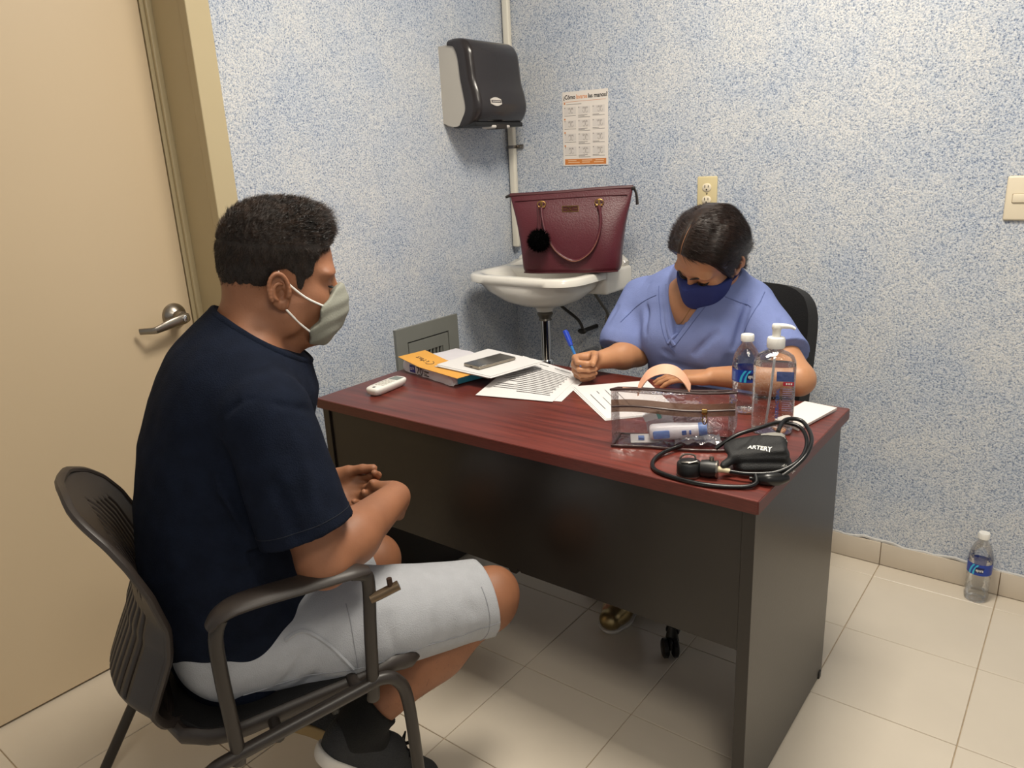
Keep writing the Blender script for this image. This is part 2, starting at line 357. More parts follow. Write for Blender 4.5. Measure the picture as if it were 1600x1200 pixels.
# ceiling light over the desk, and the panel of the added fill lamp
for i, (lx, ly, sx, sy, wt) in enumerate(LIGHTS):
    t = thing('ceiling_or_fill_light', 'square white ceiling light panel above the desk' if i == 0 else 'added fill light panel on the ceiling near the front of the room', 'ceiling light', (lx, ly, CEIL))
    mb = MB(); h1, h2 = sx / 2 + 0.03, sy / 2 + 0.03
    for a, b, c, d in rects(-h1, -h2, h1, h2, 0.028): mb.box((a, b, -0.03), (c, d, 0.0))
    obj('frame', mb, 'plastic_white', t, False)
    mb = MB(); mb.box((-h1 + 0.02, -h2 + 0.02, -0.022), (h1 - 0.02, h2 - 0.02, -0.004)); obj('diffuser', mb, mat('diffuser', 'ffffff', 0.5, emit=('fff2dd', 4.0)), t, False)

# ================================================================== things on the walls
# towel dispenser on the left wall
t = thing('paper_towel_dispenser', 'dark grey and beige paper towel dispenser on the left blue wall', 'dispenser', (XL, 2.285, 1.495))
W2 = 0.142; Hh = 0.29
prof_side = [(0.0, 0.0), (0.11, -0.006), (0.15, 0.012), (0.178, 0.05), (0.172, 0.10), (0.158, 0.15), (0.152, 0.21), (0.143, 0.252), (0.118, 0.283), (0.085, 0.292), (0.0, 0.286)]
def disp_ring(y, pr, inset=0.0): return [Vector((x, y, z)) for x, z in pr]
def smooth_prof(pr, k=5):
    P, _ = crom([Vector((a, b, 0)) for a, b in pr], [0] * len(pr), k); return [(p.x, p.y) for p in P]
# side plates (grey)
sidep = [(0.0, 0.0 + 0.015), (0.05, 0.0), (0.085, 0.01), (0.112, 0.05), (0.105, 0.10), (0.098, 0.15), (0.094, 0.2), (0.088, 0.245), (0.075, 0.27), (0.0, 0.272)]
sp = smooth_prof(sidep, 4)
for s in (-1, 1):
    mb = MB(); mb.loft([[Vector((x, s * (W2 - 0.008), z)) for x, z in sp], [Vector((x, s * (W2 + 0.001), z)) for x, z in sp]]); obj('side_plate', mb, 'disp_grey', t, True, 0.5)
# wrap-round dark cover: section in (x,z), thin shell
cov = smooth_prof([(0.095, -0.004), (0.125, 0.0), (0.158, 0.022), (0.176, 0.058), (0.170, 0.105), (0.156, 0.15), (0.150, 0.205), (0.143, 0.25), (0.120, 0.281), (0.085, 0.292), (0.045, 0.290)], 6)
inn = smooth_prof([(0.080, 0.004), (0.098, 0.03), (0.110, 0.05), (0.112, 0.075), (0.104, 0.12), (0.097, 0.16), (0.093, 0.205), (0.088, 0.235), (0.075, 0.262), (0.06, 0.268), (0.045, 0.270)], 6)
rings = []
for y, k in ((-W2 - 0.005, 0.0), (-W2 - 0.003, 0.55), (-W2 + 0.006, 0.92), (-W2 + 0.02, 1.0), (W2 - 0.02, 1.0), (W2 - 0.006, 0.92), (W2 + 0.003, 0.55), (W2 + 0.005, 0.0)):
    out = [Vector((b[0] + (a[0] - b[0]) * max(k, 0.25), y, b[1] + (a[1] - b[1]) * max(k, 0.25))) for a, b in zip(cov, inn)]
    rings.append(out + [Vector((b[0], y, b[1])) for b in inn][::-1])
mb = MB(); mb.loft(rings); obj('cover', mb, 'disp_dark', t, True, 0.9)
mb = MB(); mb.box((0.0, -W2 + 0.012, 0.004), (0.09, W2 - 0.012, 0.268), 0.004); obj('back_housing', mb, 'disp_grey', t, False)
mb = MB(); mb.box((0.04, -W2 + 0.004, -0.004), (0.150, W2 - 0.004, 0.012), 0.004); ck = obj('bottom_lip', mb, 'black_plastic', t)
mb = MB(); mb.box((0.100, -0.05, -0.010), (0.154, 0.055, 0.002), 0.006, 3); obj('towel_slot', mb, mat('towel_paper', 'cfc9c2', 0.7), ck)
mb = MB(); mb.box((0.104, -0.028, -0.012), (0.158, 0.03, 0.004), 0.002, 1); obj('slot_gap', mb, 'slot_dark', ck)
Mb = frame((0.1780, -0.082, 0.066), (0, 1, 0), (-0.22, 0, 0.975), (0.975, 0, 0.22))
mb = MB(); pl = [(x, y + 0.006 * (1 if y > 0.012 else -1) * (1 - ((x - 0.03) / 0.03) ** 2) * 0.5) for x, y in [(0, 0.004), (0, 0.02), (0.01, 0.022), (0.02, 0.0235), (0.03, 0.024), (0.04, 0.0235), (0.05, 0.022), (0.06, 0.02), (0.06, 0.004), (0.05, 0.002), (0.04, 0.0005), (0.03, 0), (0.02, 0.0005), (0.01, 0.002)]]
mb.prism(pl, 0, 0.003, Mb); badge = obj('badge', mb, mat('badge_silver', 'cfc8c0', 0.3), t, False)
mb = MB(); mb.box((0.003, 0.008, 0.003), (0.057, 0.017, 0.0036), M=Mb); obj('badge_print', mb, mat('badge_dark', '4a4547', 0.4), badge, False)
mb = MB(); mb.box((0.008, 0.0115, 0.0036), (0.052, 0.0135, 0.0040), M=Mb); obj('badge_line', mb, 'badge_silver', badge, False)
# white pipe in the corner with a clamp
t = thing('wall_pipe', 'thin cream plastic pipe running down the wall corner', 'pipe', (XL + 0.026, YB - 0.016, 1.03))
mb = MB(); mb.box((-0.015, -0.011, -0.005), (0.015, 0.011, CEIL - 1.03), 0.006, 3); obj('pipe_run', mb, 'pvc', t)
mb = MB(); mb.box((-0.017, -0.0135, 0.385), (0.017, 0.012, 0.397), 0.002); mb.box((0.016, 0.008, 0.383), (0.046, 0.0145, 0.399), 0.002); mb.lathe([(0.0045, 0), (0.003, 0.003)], 10, T(0.034, 0.008, 0.391) @ RX(PI / 2)); obj('clamp', mb, 'steel', t)
# hand-washing poster on the back wall
pw, ph = 0.199, 0.266
t = thing('hand_washing_poster', 'white printed hand washing instruction sheet with orange footer on the back wall', 'poster', (-1.694, YB - 0.002, 1.3395))
t.rotation_euler = (0, math.radians(0.6), 0)
mb = MB(); mb.box((0, -0.0006, 0), (pw, 0.0006, ph)); obj('sheet', mb, 'paper_warm', t, False)
PM = lambda x, z: frame((x, -0.0009, z), (1, 0, 0), (0, 0, 1), (0, -1, 0))
def pq(mb, x0, z0, x1, z1): mb.quad((x0, -0.0009, z0), (x1, -0.0009, z0), (x1, -0.0009, z1), (x0, -0.0009, z1))
text_mesh('title_start', '¿Cómo', 0.021, 'ink_black', t, PM(0.005, 0.240), 0.0006, width=0.053)
text_mesh('title_word', 'lavarse', 0.021, 'orange_soft', t, PM(0.062, 0.240), 0.0006, width=0.048)
text_mesh('title_end', 'las manos?', 0.021, 'ink_black', t, PM(0.114, 0.240), 0.0006, width=0.082)
mb = MB(); pq(mb, 0.006, 0.230, 0.19, 0.2312); obj('title_rule', mb, 'orange_ink', t, False)
mb = MB(); pq(mb, 0.008, 0.004, 0.191, 0.0245); obj('footer_band', mb, 'orange_ink', t, False)
mb = MB()
for k in range(4): pq(mb, 0.007, 0.214 - 0.048 * k + (0.008 if k == 0 else 0), 0.013, 0.220 - 0.048 * k + (0.008 if k == 0 else 0))
obj('step_marks', mb, 'orange_ink', t, False)['kind'] = 'stuff'
mb = MB(); pq2 = lambda x0, z0, x1, z1: mb.quad((x0, -0.0013, z0), (x1, -0.0013, z0), (x1, -0.0013, z1), (x0, -0.0013, z1))
for x0, x1, z in ((0.022, 0.06, 0.0175), (0.022, 0.075, 0.0105), (0.085, 0.13, 0.0175), (0.085, 0.12, 0.0105), (0.145, 0.182, 0.0175), (0.138, 0.18, 0.0105)): pq2(x0, z, x1, z + 0.003)
obj('footer_print', mb, mat('footer_pale', 'edc39a', 0.7), t, False)['kind'] = 'stuff'
mb = MB(); mi = MB(); mg = MB(); pq(mb, 0.018, 0.2205, 0.085, 0.2218)
for r_ in range(4):
    for c_ in range(3):
        x0 = 0.010 + 0.0625 * c_; zt = 0.212 - 0.0475 * r_
        mg = MB(); mg.quad((x0 - 0.002, -0.0008, zt - 0.026), (x0 + 0.05, -0.0008, zt - 0.026), (x0 + 0.05, -0.0008, zt), (x0 - 0.002, -0.0008, zt)); obj('step_panel', mg, mat('panel_tint', 'd9d2cc', 0.8), t, False)
        for q in range(1 + (r_ * 3 + c_ * 2) % 3): pq(mb, x0 - 0.002, zt - 0.0315 - 0.0038 * q, x0 + 0.05 - 0.012 * ((q + c_) % 3), zt - 0.0302 - 0.0038 * q)
        cx, cz = x0 + 0.027, zt - 0.013                      # line-drawn pair of hands
        for s in (-1, 1):
            a0 = RNG.uniform(0.2, 1.0)
            pts = [(cx + s * (0.006 + 0.005 * math.cos(a)) + 0.002 * c_, -0.0011, cz - 0.001 * r_ + 0.0095 * math.sin(a)) for a in np.linspace(a0, a0 + 5.2, 14)]
            mi.tube(pts, 0.00055, 4)
            for q in range(3): mi.tube([(cx + s * (0.003 + 0.003 * q), -0.0011, cz + 0.004), (cx + s * (0.002 + 0.004 * q) + RNG.uniform(-.002, .002), -0.0011, cz + 0.0105)], 0.0005, 4)
        mi.lathe([(0.0022, 0), (0.0022, 0.0004)], 8, T(x0 + 0.001, -0.0009, zt - 0.003) @ RX(PI / 2))
obj('text_lines', mb, 'ink', t, False)['kind'] = 'stuff'; obj('hand_drawings', mi, 'ink_light', t, False)['kind'] = 'stuff'
# wall socket behind the nurse
t = thing('power_outlet', 'almond double power outlet on the back wall above the seated woman', 'outlet', (-1.103, YB, 1.228))
mb = MB(); mb.box((-0.036, -0.007, -0.058), (0.036, 0.0, 0.058), 0.004, 3); obj('cover_plate', mb, 'plastic_almond', t)
for zc in (0.021, -0.021):
    mb = MB(); mb.lathe([(0.0165, 0), (0.0165, 0.0025), (0.015, 0.0035)], 24, T(0, -0.0065, zc) @ RX(PI / 2), sy=0.86); f_ = obj('socket_face', mb, 'plastic_cream', t)
    mb = MB(); mb.box((-0.0075, -0.0108, zc - 0.001), (-0.0050, -0.0098, zc + 0.008)); mb.box((0.0050, -0.0108, zc - 0.0), (0.0072, -0.0098, zc + 0.008)); mb.lathe([(0.0028, 0), (0.0028, 0.001)], 12, T(0, -0.0098, zc - 0.007) @ RX(PI / 2)); obj('slots', mb, 'slot_dark', f_, False)
mb = MB(); mb.lathe([(0.0032, 0), (0.0022, 0.0015)], 12, T(0, -0.007, 0) @ RX(PI / 2)); obj('screw', mb, 'steel', t)
# light switch at the right edge
t = thing('light_switch', 'cream light switch plate on the back wall at the right edge', 'switch', (-0.170, YB, 1.205))
mb = MB(); mb.box((-0.061, -0.010, -0.060), (0.061, 0.0, 0.060), 0.006, 4); obj('cover_plate', mb, 'plastic_cream', t)
mb = MB(); mb.box((-0.045, -0.0112, -0.0125), (0.045, -0.008, 0.0125), 0.001, 1); obj('rocker_gap', mb, mat('switch_gap', '8d7a5c', 0.7), t, False)
mb = MB(); mb.box((-0.044, -0.0145, -0.0115), (0.044, -0.008, 0.0115), 0.0025, 2); obj('rocker', mb, 'plastic_cream', t)
# grey grille panel low on the left wall behind the desk
t = thing('wall_grille', 'grey metal ventilation grille low on the left wall behind the desk', 'vent', (XL, 1.965, 0.50))
mb = MB(); y0, y1, z0, z1 = -0.165, 0.165, -0.02, 0.312
for a in rects(y0, z0, y1, z1, 0.055): mb.box((0, a[0], a[1]), (0.012, a[2], a[3]))
obj('frame', mb, 'vent_grey', t, False)
mb = MB(); mb.box((0.0, y0 + 0.05, z0 + 0.05), (0.004, y1 - 0.05, z1 - 0.05)); obj('gap_backing', mb, 'black_gap', t, False)
mb = MB(); yi0, yi1, zi0, zi1 = y0 + 0.06, y1 - 0.06, z0 + 0.06, z1 - 0.06
for a in rects(yi0, zi0, yi1, zi1, 0.03, 0.045): mb.box((0.004, a[0], a[1]), (0.011, a[2], a[3]))
obj('inner_frame', mb, 'vent_grey', t, False)
for k in range(8):
    y = yi0 + 0.038 + k * (yi1 - yi0 - 0.076) / 7; mb = MB(); mb.box((-0.003, -0.002, -0.005), (0.007, 0.002, zi1 - zi0 - 0.075), M=T(0.004, y, zi0 + 0.03) @ RZ(0.5)); obj('louvre', mb, 'vent_grey', t, False)

# ================================================================== desk
DX0, DX1, DYF, DYR, DZ = -1.7147, -0.4365, 1.2612, 1.8754, 0.75
t = thing('office_desk', 'office desk with red mahogany top and dark brown side and front panels', 'desk', (0, 0, 0))
t.location = ((DX0 + DX1) / 2, (DYF + DYR) / 2, 0); cx, cy = t.location.x, t.location.y
hx, hy_ = (DX1 - DX0) / 2, (DYR - DYF) / 2
mb = MB(); mb.box((-hx, -hy_, DZ - 0.028), (hx, hy_, DZ), 0.002, 2); top = obj('desk_top', mb, 'wood', t)
mb = MB()
mb.box((-hx + 0.001, -hy_ - 0.0012, DZ - 0.0275), (hx - 0.001, -hy_ + 0.001, DZ - 0.0015)); obj('edge_band', mb, mat('edge_wood', '5e2922', 0.38, var=0.15, vscale=12, stretch=(3, 3, 30)), top, False)
mb = MB(); mb.box((hx - 0.001, -hy_ + 0.001, DZ - 0.0275), (hx + 0.0012, hy_ - 0.001, DZ - 0.0015)); obj('edge_band', mb, 'edge_wood', top, False)
for s in (-1, 1):
    mb = MB(); xa, xb = (hx - 0.034, hx - 0.008) if s > 0 else (-hx + 0.008, -hx + 0.034)
    mb.box((xa, -hy_ + 0.012, 0.006), (xb, hy_ - 0.032, DZ - 0.028), 0.001, 1); sd = obj('side_panel', mb, 'desk_dark', t, False)
    mb = MB(); mb.box((xa - 0.002, hy_ - 0.062, 0.0), (xb + 0.003, hy_ - 0.045, 0.022), 0.002, 1); obj('foot_glide', mb, 'black_plastic', sd, False)
    mb = MB(); mb.box((xa, -hy_ + 0.03, 0), (xb, -hy_ + 0.05, 0.006)); obj('foot_glide', mb, 'black_plastic', sd, False)
FP = [(-hx + 0.034, 0.405), (0.02, 0.405), (0.028, 0.397), (0.044, 0.397), (0.05, 0.414), (0.06, 0.405), (hx - 0.034, 0.405), (hx - 0.034, DZ - 0.028), (-hx + 0.034, DZ - 0.028)]
mb = MB(); mb.prism([(a, b) for a, b in FP], 0, 0.016, frame((0, -hy_ + 0.034, 0), (1, 0, 0), (0, 0, 1), (0, -1, 0))); obj('front_panel', mb, 'desk_dark', t, False)
# ================================================================== sink in the corner
def sup(a, n, e=4.0):
    c, s = math.cos(a), math.sin(a); return math.copysign(abs(c) ** (2 / e), c), math.copysign(abs(s) ** (2 / e), s)
t = thing('wall_sink', 'white porcelain wall sink in the corner under the handbag', 'sink', (-1.648, YB, 0.60))
sx0, sz = 0.248, 0.372                                        # half width, rim height above the empty
N = 56
def rim(ax, ay, cx_, cy_, z, e=4.5, dz=None):
    out = []
    for k in range(N):
        a = 2 * PI * k / N; c, s = sup(a, N, e); x, y = cx_ + ax * c, cy_ + ay * s
        y = min(y, -0.001); out.append(Vector((x, y, z + (dz(x, y) if dz else 0))))
    return out
ledge = lambda x, y: 0.014 * max(0.0, min(1.0, (y + 0.13) / 0.05))
rings = [rim(0.03, 0.03, 0.05, -0.295, 0.232, 2), rim(0.036, 0.036, 0.05, -0.295, 0.245, 2), rim(0.052, 0.050, 0.05, -0.295, 0.254, 2), rim(0.10, 0.085, 0.04, -0.288, 0.259, 2.1), rim(0.15, 0.125, 0.028, -0.278, 0.276, 2.3),
         rim(0.198, 0.172, 0.01, -0.252, 0.310, 2.7), rim(0.217, 0.193, 0.0, -0.232, 0.335, 3.2), rim(0.235, 0.207, 0.0, -0.217, 0.340, 4), rim(sx0, 0.215, 0, -0.215, 0.345, 4.5), rim(sx0, 0.215, 0, -0.215, 0.366, 4.5, ledge),
         rim(sx0 - 0.006, 0.209, 0, -0.213, sz, 4.5, ledge), rim(sx0 - 0.03, 0.185, 0, -0.213, sz, 4.2, ledge), rim(0.20, 0.130, 0, -0.27, sz - 0.006, 3.0), rim(0.185, 0.118, 0, -0.27, sz - 0.03, 2.8), rim(0.15, 0.095, 0.01, -0.28, sz - 0.085, 2.4), rim(0.03, 0.03, 0.05, -0.295, sz - 0.102, 2), rim(0.004, 0.004, 0.05, -0.295, sz - 0.104, 2)]
mb = MB(); mb.loft(rings); obj('basin', mb, 'porcelain', t, True, 1.0)
mb = MB(); mb.box((0.02 - sx0, -0.19, 0.285), (sx0 + 0.004, -0.0, 0.372), 0.012, 3); obj('wall_mount', mb, 'porcelain', t)
mb = MB(); mb.tube([(-0.243, -0.035, 0.375), (-0.19, -0.03, 0.398), (-0.12, -0.03, 0.404), (0.12, -0.03, 0.404), (0.2, -0.03, 0.396), (0.243, -0.035, 0.375)], [0.018, 0.026, 0.028, 0.028, 0.026, 0.018], 12, smooth=4); obj('back_ledge', mb, 'porcelain', t)
mb = MB(); mb.lathe([(0.026, 0.215), (0.03, 0.222), (0.024, 0.232)], 24, T(0.05, -0.295, 0)); mb.lathe([(0.024, 0.198), (0.021, 0.205), (0.026, 0.215)], 24, T(0.05, -0.295, 0)); obj('drain_collar', mb, mat('dark_steel', '6c675f', 0.35, 0.8), t)
mb = MB(); mb.tube([(0.05, -0.295, 0.20), (0.05, -0.295, 0.04)], 0.0195, 20); obj('tailpiece', mb, 'chrome', t)
mb = MB(); mb.lathe([(0.026, 0.02), (0.028, 0.03), (0.028, 0.044), (0.024, 0.05)], 16, T(0.05, -0.295, 0)); obj('slip_nut', mb, 'chrome', t)
mb = MB(); mb.tube([(0.05, -0.295, 0.04), (0.05, -0.295, -0.06), (0.06, -0.27, -0.10), (0.08, -0.22, -0.10), (0.085, -0.19, -0.06), (0.085, -0.17, 0.0), (0.085, -0.12, 0.02), (0.085, -0.001, 0.02)], 0.017, 14, smooth=5); obj('trap_pipe', mb, 'chrome', t)
mb = MB(); mb.tube([(0.17, -0.16, 0.30), (0.185, -0.12, 0.24), (0.20, -0.10, 0.20), (0.195, -0.09, 0.15), (0.165, -0.08, 0.11), (0.15, -0.06, 0.06), (0.145, -0.03, 0.02)], 0.006, 8, smooth=5); obj('supply_hose', mb, mat('hose_grey', '63635f', 0.4, 0.6), t)
mb = MB(); mb.lathe([(0.011, 0), (0.011, 0.02), (0.007, 0.03)], 10, T(0.195, -0.09, 0.16)); obj('hose_nut', mb, 'steel', t)
mb = MB(); mb.lathe([(0.009, 0), (0.009, 0.03)], 10, T(0.146, -0.04, 0.02) @ RX(PI / 2)); mb.lathe([(0.016, 0), (0.018, 0.012), (0.01, 0.016)], 14, T(0.146, -0.07, 0.02) @ RX(PI / 2), sy=0.6); obj('stop_valve', mb, mat('valve_dark', '3a3836', 0.35, 0.6), t)
mb = MB(); mb.tube([(0.09, -0.10, 0.12), (0.09, -0.001, 0.12)], 0.009, 10); mb.lathe([(0.017, 0), (0.02, 0.01), (0.012, 0.016)], 14, T(0.09, -0.10, 0.12) @ RX(PI / 2), sy=0.55); mb.tube([(0.09, -0.10, 0.12), (0.06, -0.09, 0.16), (-0.02, -0.1, 0.22), (-0.04, -0.12, 0.29)], 0.006, 8, smooth=5); obj('second_valve', mb, 'valve_dark', t)

# ================================================================== handbag standing on the sink
t = thing('handbag', 'burgundy leather tote handbag with fur charm standing on the sink', 'handbag', (-1.4815, 2.2275, 0.976), math.radians(23.9))
prf = [(0.0, .163, .056, 0), (0.006, .172, .064, 0), (0.02, .176, .067, 0), (0.06, .178, .066, 1), (0.11, .184, .062, 1), (0.16, .192, .052, .8), (0.20, .200, .038, .5), (0.235, .209, .022, .2), (0.262, .215, .010, 0), (0.279, .218, .0055, 0)]
N = 64; rings = []
for z, a, b, kk in prf:
    r_ = []
    for k in range(N):
        an = 2 * PI * k / N; c, s = sup(an, N, 5.0); x, y = a * c, b * s
        if s < 0: y += kk * 0.006 * (math.sin(x * 26 + z * 18) * math.cos(z * 14 - x * 9))   # soft leather dents
        zz = z + (0.010 * math.sin((x + .05) * 8.0) if z > 0.25 else 0) * 0.6
        r_.append(Vector((x, 0.066 + y, zz)))
    rings.append(r_)
mb = MB(); mb.loft(rings); bag = obj('bag_body', mb, 'leather', t, True, 1.2)
yf = lambda z: 0.066 - np.interp(z, [p[0] for p in prf], [p[2] for p in prf])
mb = MB(); mb.tube([(-0.219, 0.066, 0.274), (-0.1, 0.066, 0.276), (0.0, 0.066, 0.279), (0.1, 0.066, 0.284), (0.219, 0.066, 0.286)], 0.0075, 8, smooth=4); mb.tube([(x, yf(0.262) - 0.0035, 0.258 + 0.004 * math.sin((x + .05) * 8)) for x in np.linspace(-0.2, 0.2, 16)], 0.0016, 6); obj('top_seam', mb, mat('leather_dark', '4a1c22', 0.45), t)
mb = MB(); mb.tube([(-0.168, 0.02, 0.005), (-0.158, 0.004, 0.006), (-0.1, 0.0015, 0.005), (0.1, 0.0015, 0.005), (0.158, 0.004, 0.006), (0.168, 0.02, 0.005)], 0.0026, 6, smooth=3); obj('bottom_piping', mb, 'leather_dark', t)
def ybag(x, z): return yf(z)
hp = [(-0.098, 0.228), (-0.092, 0.19), (-0.078, 0.14), (-0.045, 0.085), (0.0, 0.053), (0.035, 0.050), (0.075, 0.075), (0.100, 0.115), (0.112, 0.165), (0.110, 0.205), (0.104, 0.228)]
mb = MB(); mb.tube([(x, yf(z) - 0.012, z) for x, z in hp], 0.0085, 12, smooth=5, sq=0.62, side=(0, -1, 0)); hd = obj('handle', mb, 'leather', t)
mb = MB(); mb.tube([(x * 1.0, yf(z) - 0.0185, z - 0.0015) for x, z in hp[1:-1]], 0.0022, 6, smooth=5); obj('edge_paint', mb, 'leather_edge', hd)
for x in (-0.100, 0.104):
    mb = MB(); y = yf(0.24) - 0.008
    ring = [(x + 0.0145 * math.cos(a), y, 0.241 + 0.0105 * math.sin(a)) for a in np.linspace(0, 2 * PI, 16, endpoint=False)]
    mb.tube(ring, 0.0022, 8, closed=True); mb.box((x - 0.014, y - 0.004, 0.228), (x + 0.012, y + 0.002, 0.2325), 0.001, 1); mb.box((x - 0.004, y - 0.004, 0.222), (x + 0.004, y + 0.003, 0.25), 0.001, 1); obj('handle_ring', mb, 'gold', t)
    mb = MB(); mb.box((x - 0.0075, y - 0.005, 0.196), (x + 0.0075, y + 0.004, 0.232), 0.003, 2); obj('handle_tab', mb, 'leather_dark', t)
yp = yf(0.225) - 0.004
mb = MB()
for a in rects(-0.026, 0.212, 0.032, 0.233, 0.0025): mb.box((a[0], yp - 0.003, a[1]), (a[2], yp + 0.003, a[3]))
np_ = obj('name_plate', mb, 'gold', t, False)
mb = MB(); mb.box((-0.0245, yp - 0.001, 0.2135), (0.0305, yp + 0.003, 0.2315)); obj('plate_field', mb, 'leather_dark', np_, False)
mb = MB()
for cxx in (-0.004, 0.007): mb.tube([(cxx + 0.005 * math.cos(a), yp - 0.002, 0.2225 + 0.005 * math.sin(a)) for a in np.linspace(0.7, 5.6, 12)], 0.0011, 6)
mb.box((-0.020, yp - 0.0022, 0.2215), (-0.011, yp - 0.0012, 0.2235)); mb.box((0.015, yp - 0.0022, 0.2215), (0.027, yp - 0.0012, 0.2235)); obj('plate_letters', mb, 'gold', np_)
# fur charm
mb = MB(); c0 = Vector((-0.099, yf(0.12) - 0.042, 0.122)); V = []; F = []
for k in range(2600):
    d = Vector(RNG.normal(size=3)).normalized(); l_ = 0.041 + RNG.uniform(-0.004, 0.006); s_ = d.orthogonal().normalized() * 0.0016; s2 = d.cross(s_).normalized() * 0.0016
    b_ = c0 + d * 0.02; e_ = c0 + d * l_ + Vector(RNG.normal(size=3)) * 0.003; o = len(V); V += [b_ + s_, b_ - s_, b_ + s2, e_]; F += [(o, o + 1, o + 3), (o + 1, o + 2, o + 3), (o + 2, o, o + 3)]
mb.add(V, F); mb.lathe([(0.001, -0.03), (0.018, -0.027), (0.03, -0.012), (0.032, 0.0), (0.03, 0.012), (0.018, 0.027), (0.001, 0.03)], 16, Matrix.Translation(c0)); ch = obj('fur_charm', mb, 'fur', t, False)
mb = MB(); mb.tube([(-0.112, yf(0.235) - 0.012, 0.238), (-0.108, yf(0.2) - 0.014, 0.2), (-0.101, c0.y + 0.01, 0.155)], 0.0018, 6, smooth=3); mb.tube([(-0.105, yf(0.235) - 0.013, 0.238), (-0.098, yf(0.2) - 0.017, 0.2), (-0.098, c0.y + 0.008, 0.155)], 0.0018, 6, smooth=3); obj('charm_cord', mb, 'leather_dark', ch)
mb = MB(); mb.box((0.212, 0.058, 0.276), (0.226, 0.074, 0.289), 0.003, 2); mb.tube([(0.222, 0.066, 0.282), (0.230, 0.06, 0.262), (0.234, 0.052, 0.228)], [0.005, 0.006, 0.007], 8, sq=0.5, smooth=3); obj('zip_tail', mb, mat('zip_black', '18110f', 0.5), t)
mb = MB(); mb.tube([(-0.219, 0.066, 0.274), (-0.236, 0.062, 0.268)], [0.006, 0.004], 8, sq=0.5); obj('zip_tail', mb, 'zip_black', t)

# ================================================================== visitor chair (man sits on it)
CH = math.radians(66.0); CO = (-1.344, 0.598, 0.0)
t = thing('visitor_armchair', 'black plastic visitor armchair with slotted back under the seated man', 'chair', CO, CH)
def bk(s):   # profile of the back: s 0..1 bottom to top -> x, z, halfwidth
    zz = 0.405 + s * 0.460
    x = np.interp(zz, [.405, .44, .48, .52, .58, .63, .70, .76, .80, .83, .86], [-.015, -.058, -.068, -.052, -.026, -.02, -.036, -.06, -.083, -.108, -.135])
    hw = np.interp(s, [0, .06, .15, .3, .5, .65, .78, .88, .95, 1.0], [.13, .17, .195, .2, .195, .190, .182, .162, .128, .060]); return x, zz, hw
nu, nv = 45, 60; V = []; F = []
for j in range(nv + 1):
    x, z, hw = bk(j / nv)
    for i in range(nu + 1):
        u = i / nu * 2 - 1; sag = 0.062 * (1 - abs(u) ** 2.2) * np.interp(j / nv, [0, .15, .42, .62, 1], [.3, 1, .9, .35, .12]); V.append((x - sag, u * hw, z + 0.0))
for j in range(nv):
    for i in range(nu):
        s_ = (j + .5) / nv
        slot = (7 <= i <= 37) and (i - 7) % 3 == 1 and ((0.56 < s_ < 0.90 - 0.10 * abs((i - 22) / 15)) or (0.12 + .05 * abs((i - 22) / 15) < s_ < 0.50))
        if not slot: F.append((j * (nu + 1) + i, j * (nu + 1) + i + 1, (j + 1) * (nu + 1) + i + 1, (j + 1) * (nu + 1) + i))
o = mesh_obj('backrest', V, F, 'chair_plastic', t, True); md = o.modifiers.new('thickness', 'SOLIDIFY'); md.thickness = 0.007; md.offset = 0
rimp = []
for j in range(0, nv + 1, 2): x, z, hw = bk(j / nv); rimp.append((x, -hw, z))
xt, zt, hwt = bk(1.0)
rimp += [(xt - 0.0075, 0, zt + 0.001)]
for j in range(nv, -1, -2): x, z, hw = bk(j / nv); rimp.append((x, hw, z))
mb = MB(); mb.tube(rimp, 0.0085, 8, smooth=2, sq=0.8); obj('back_rim', mb, 'chair_plastic', t)
# seat shell with a rolled edge
def seat_pt(u, v):
    x = -0.045 + v * 0.475; hw = np.interp(v, [0, .08, .2, .8, .94, 1], [.14, .19, .215, .235, .22, .17]); y = (u * 2 - 1) * hw
    z = 0.392 + 0.055 * v + 0.012 * abs(u * 2 - 1) ** 3 - (0.03 * max(0, v - .85) / .15) + 0.02 * max(0, .12 - v) / .12
    return (x, y, z)
mb = MB(); mb.sheet(seat_pt, 24, 24, 0.014); obj('seat', mb, mat('seat_black', '100f0f', 0.6, bump=0.1, bscale=300), t)
edge = [seat_pt(0, v) for v in np.linspace(0.0, 1, 14)] + [seat_pt(u, 1) for u in np.linspace(.1, .9, 6)] + [seat_pt(1, v) for v in np.linspace(1, 0, 14)]
mb = MB(); mb.tube([(a, b, c - 0.012) for a, b, c in edge], 0.017, 10, smooth=2, sq=0.7, closed=True); obj('seat_edge', mb, 'chair_plastic', t)
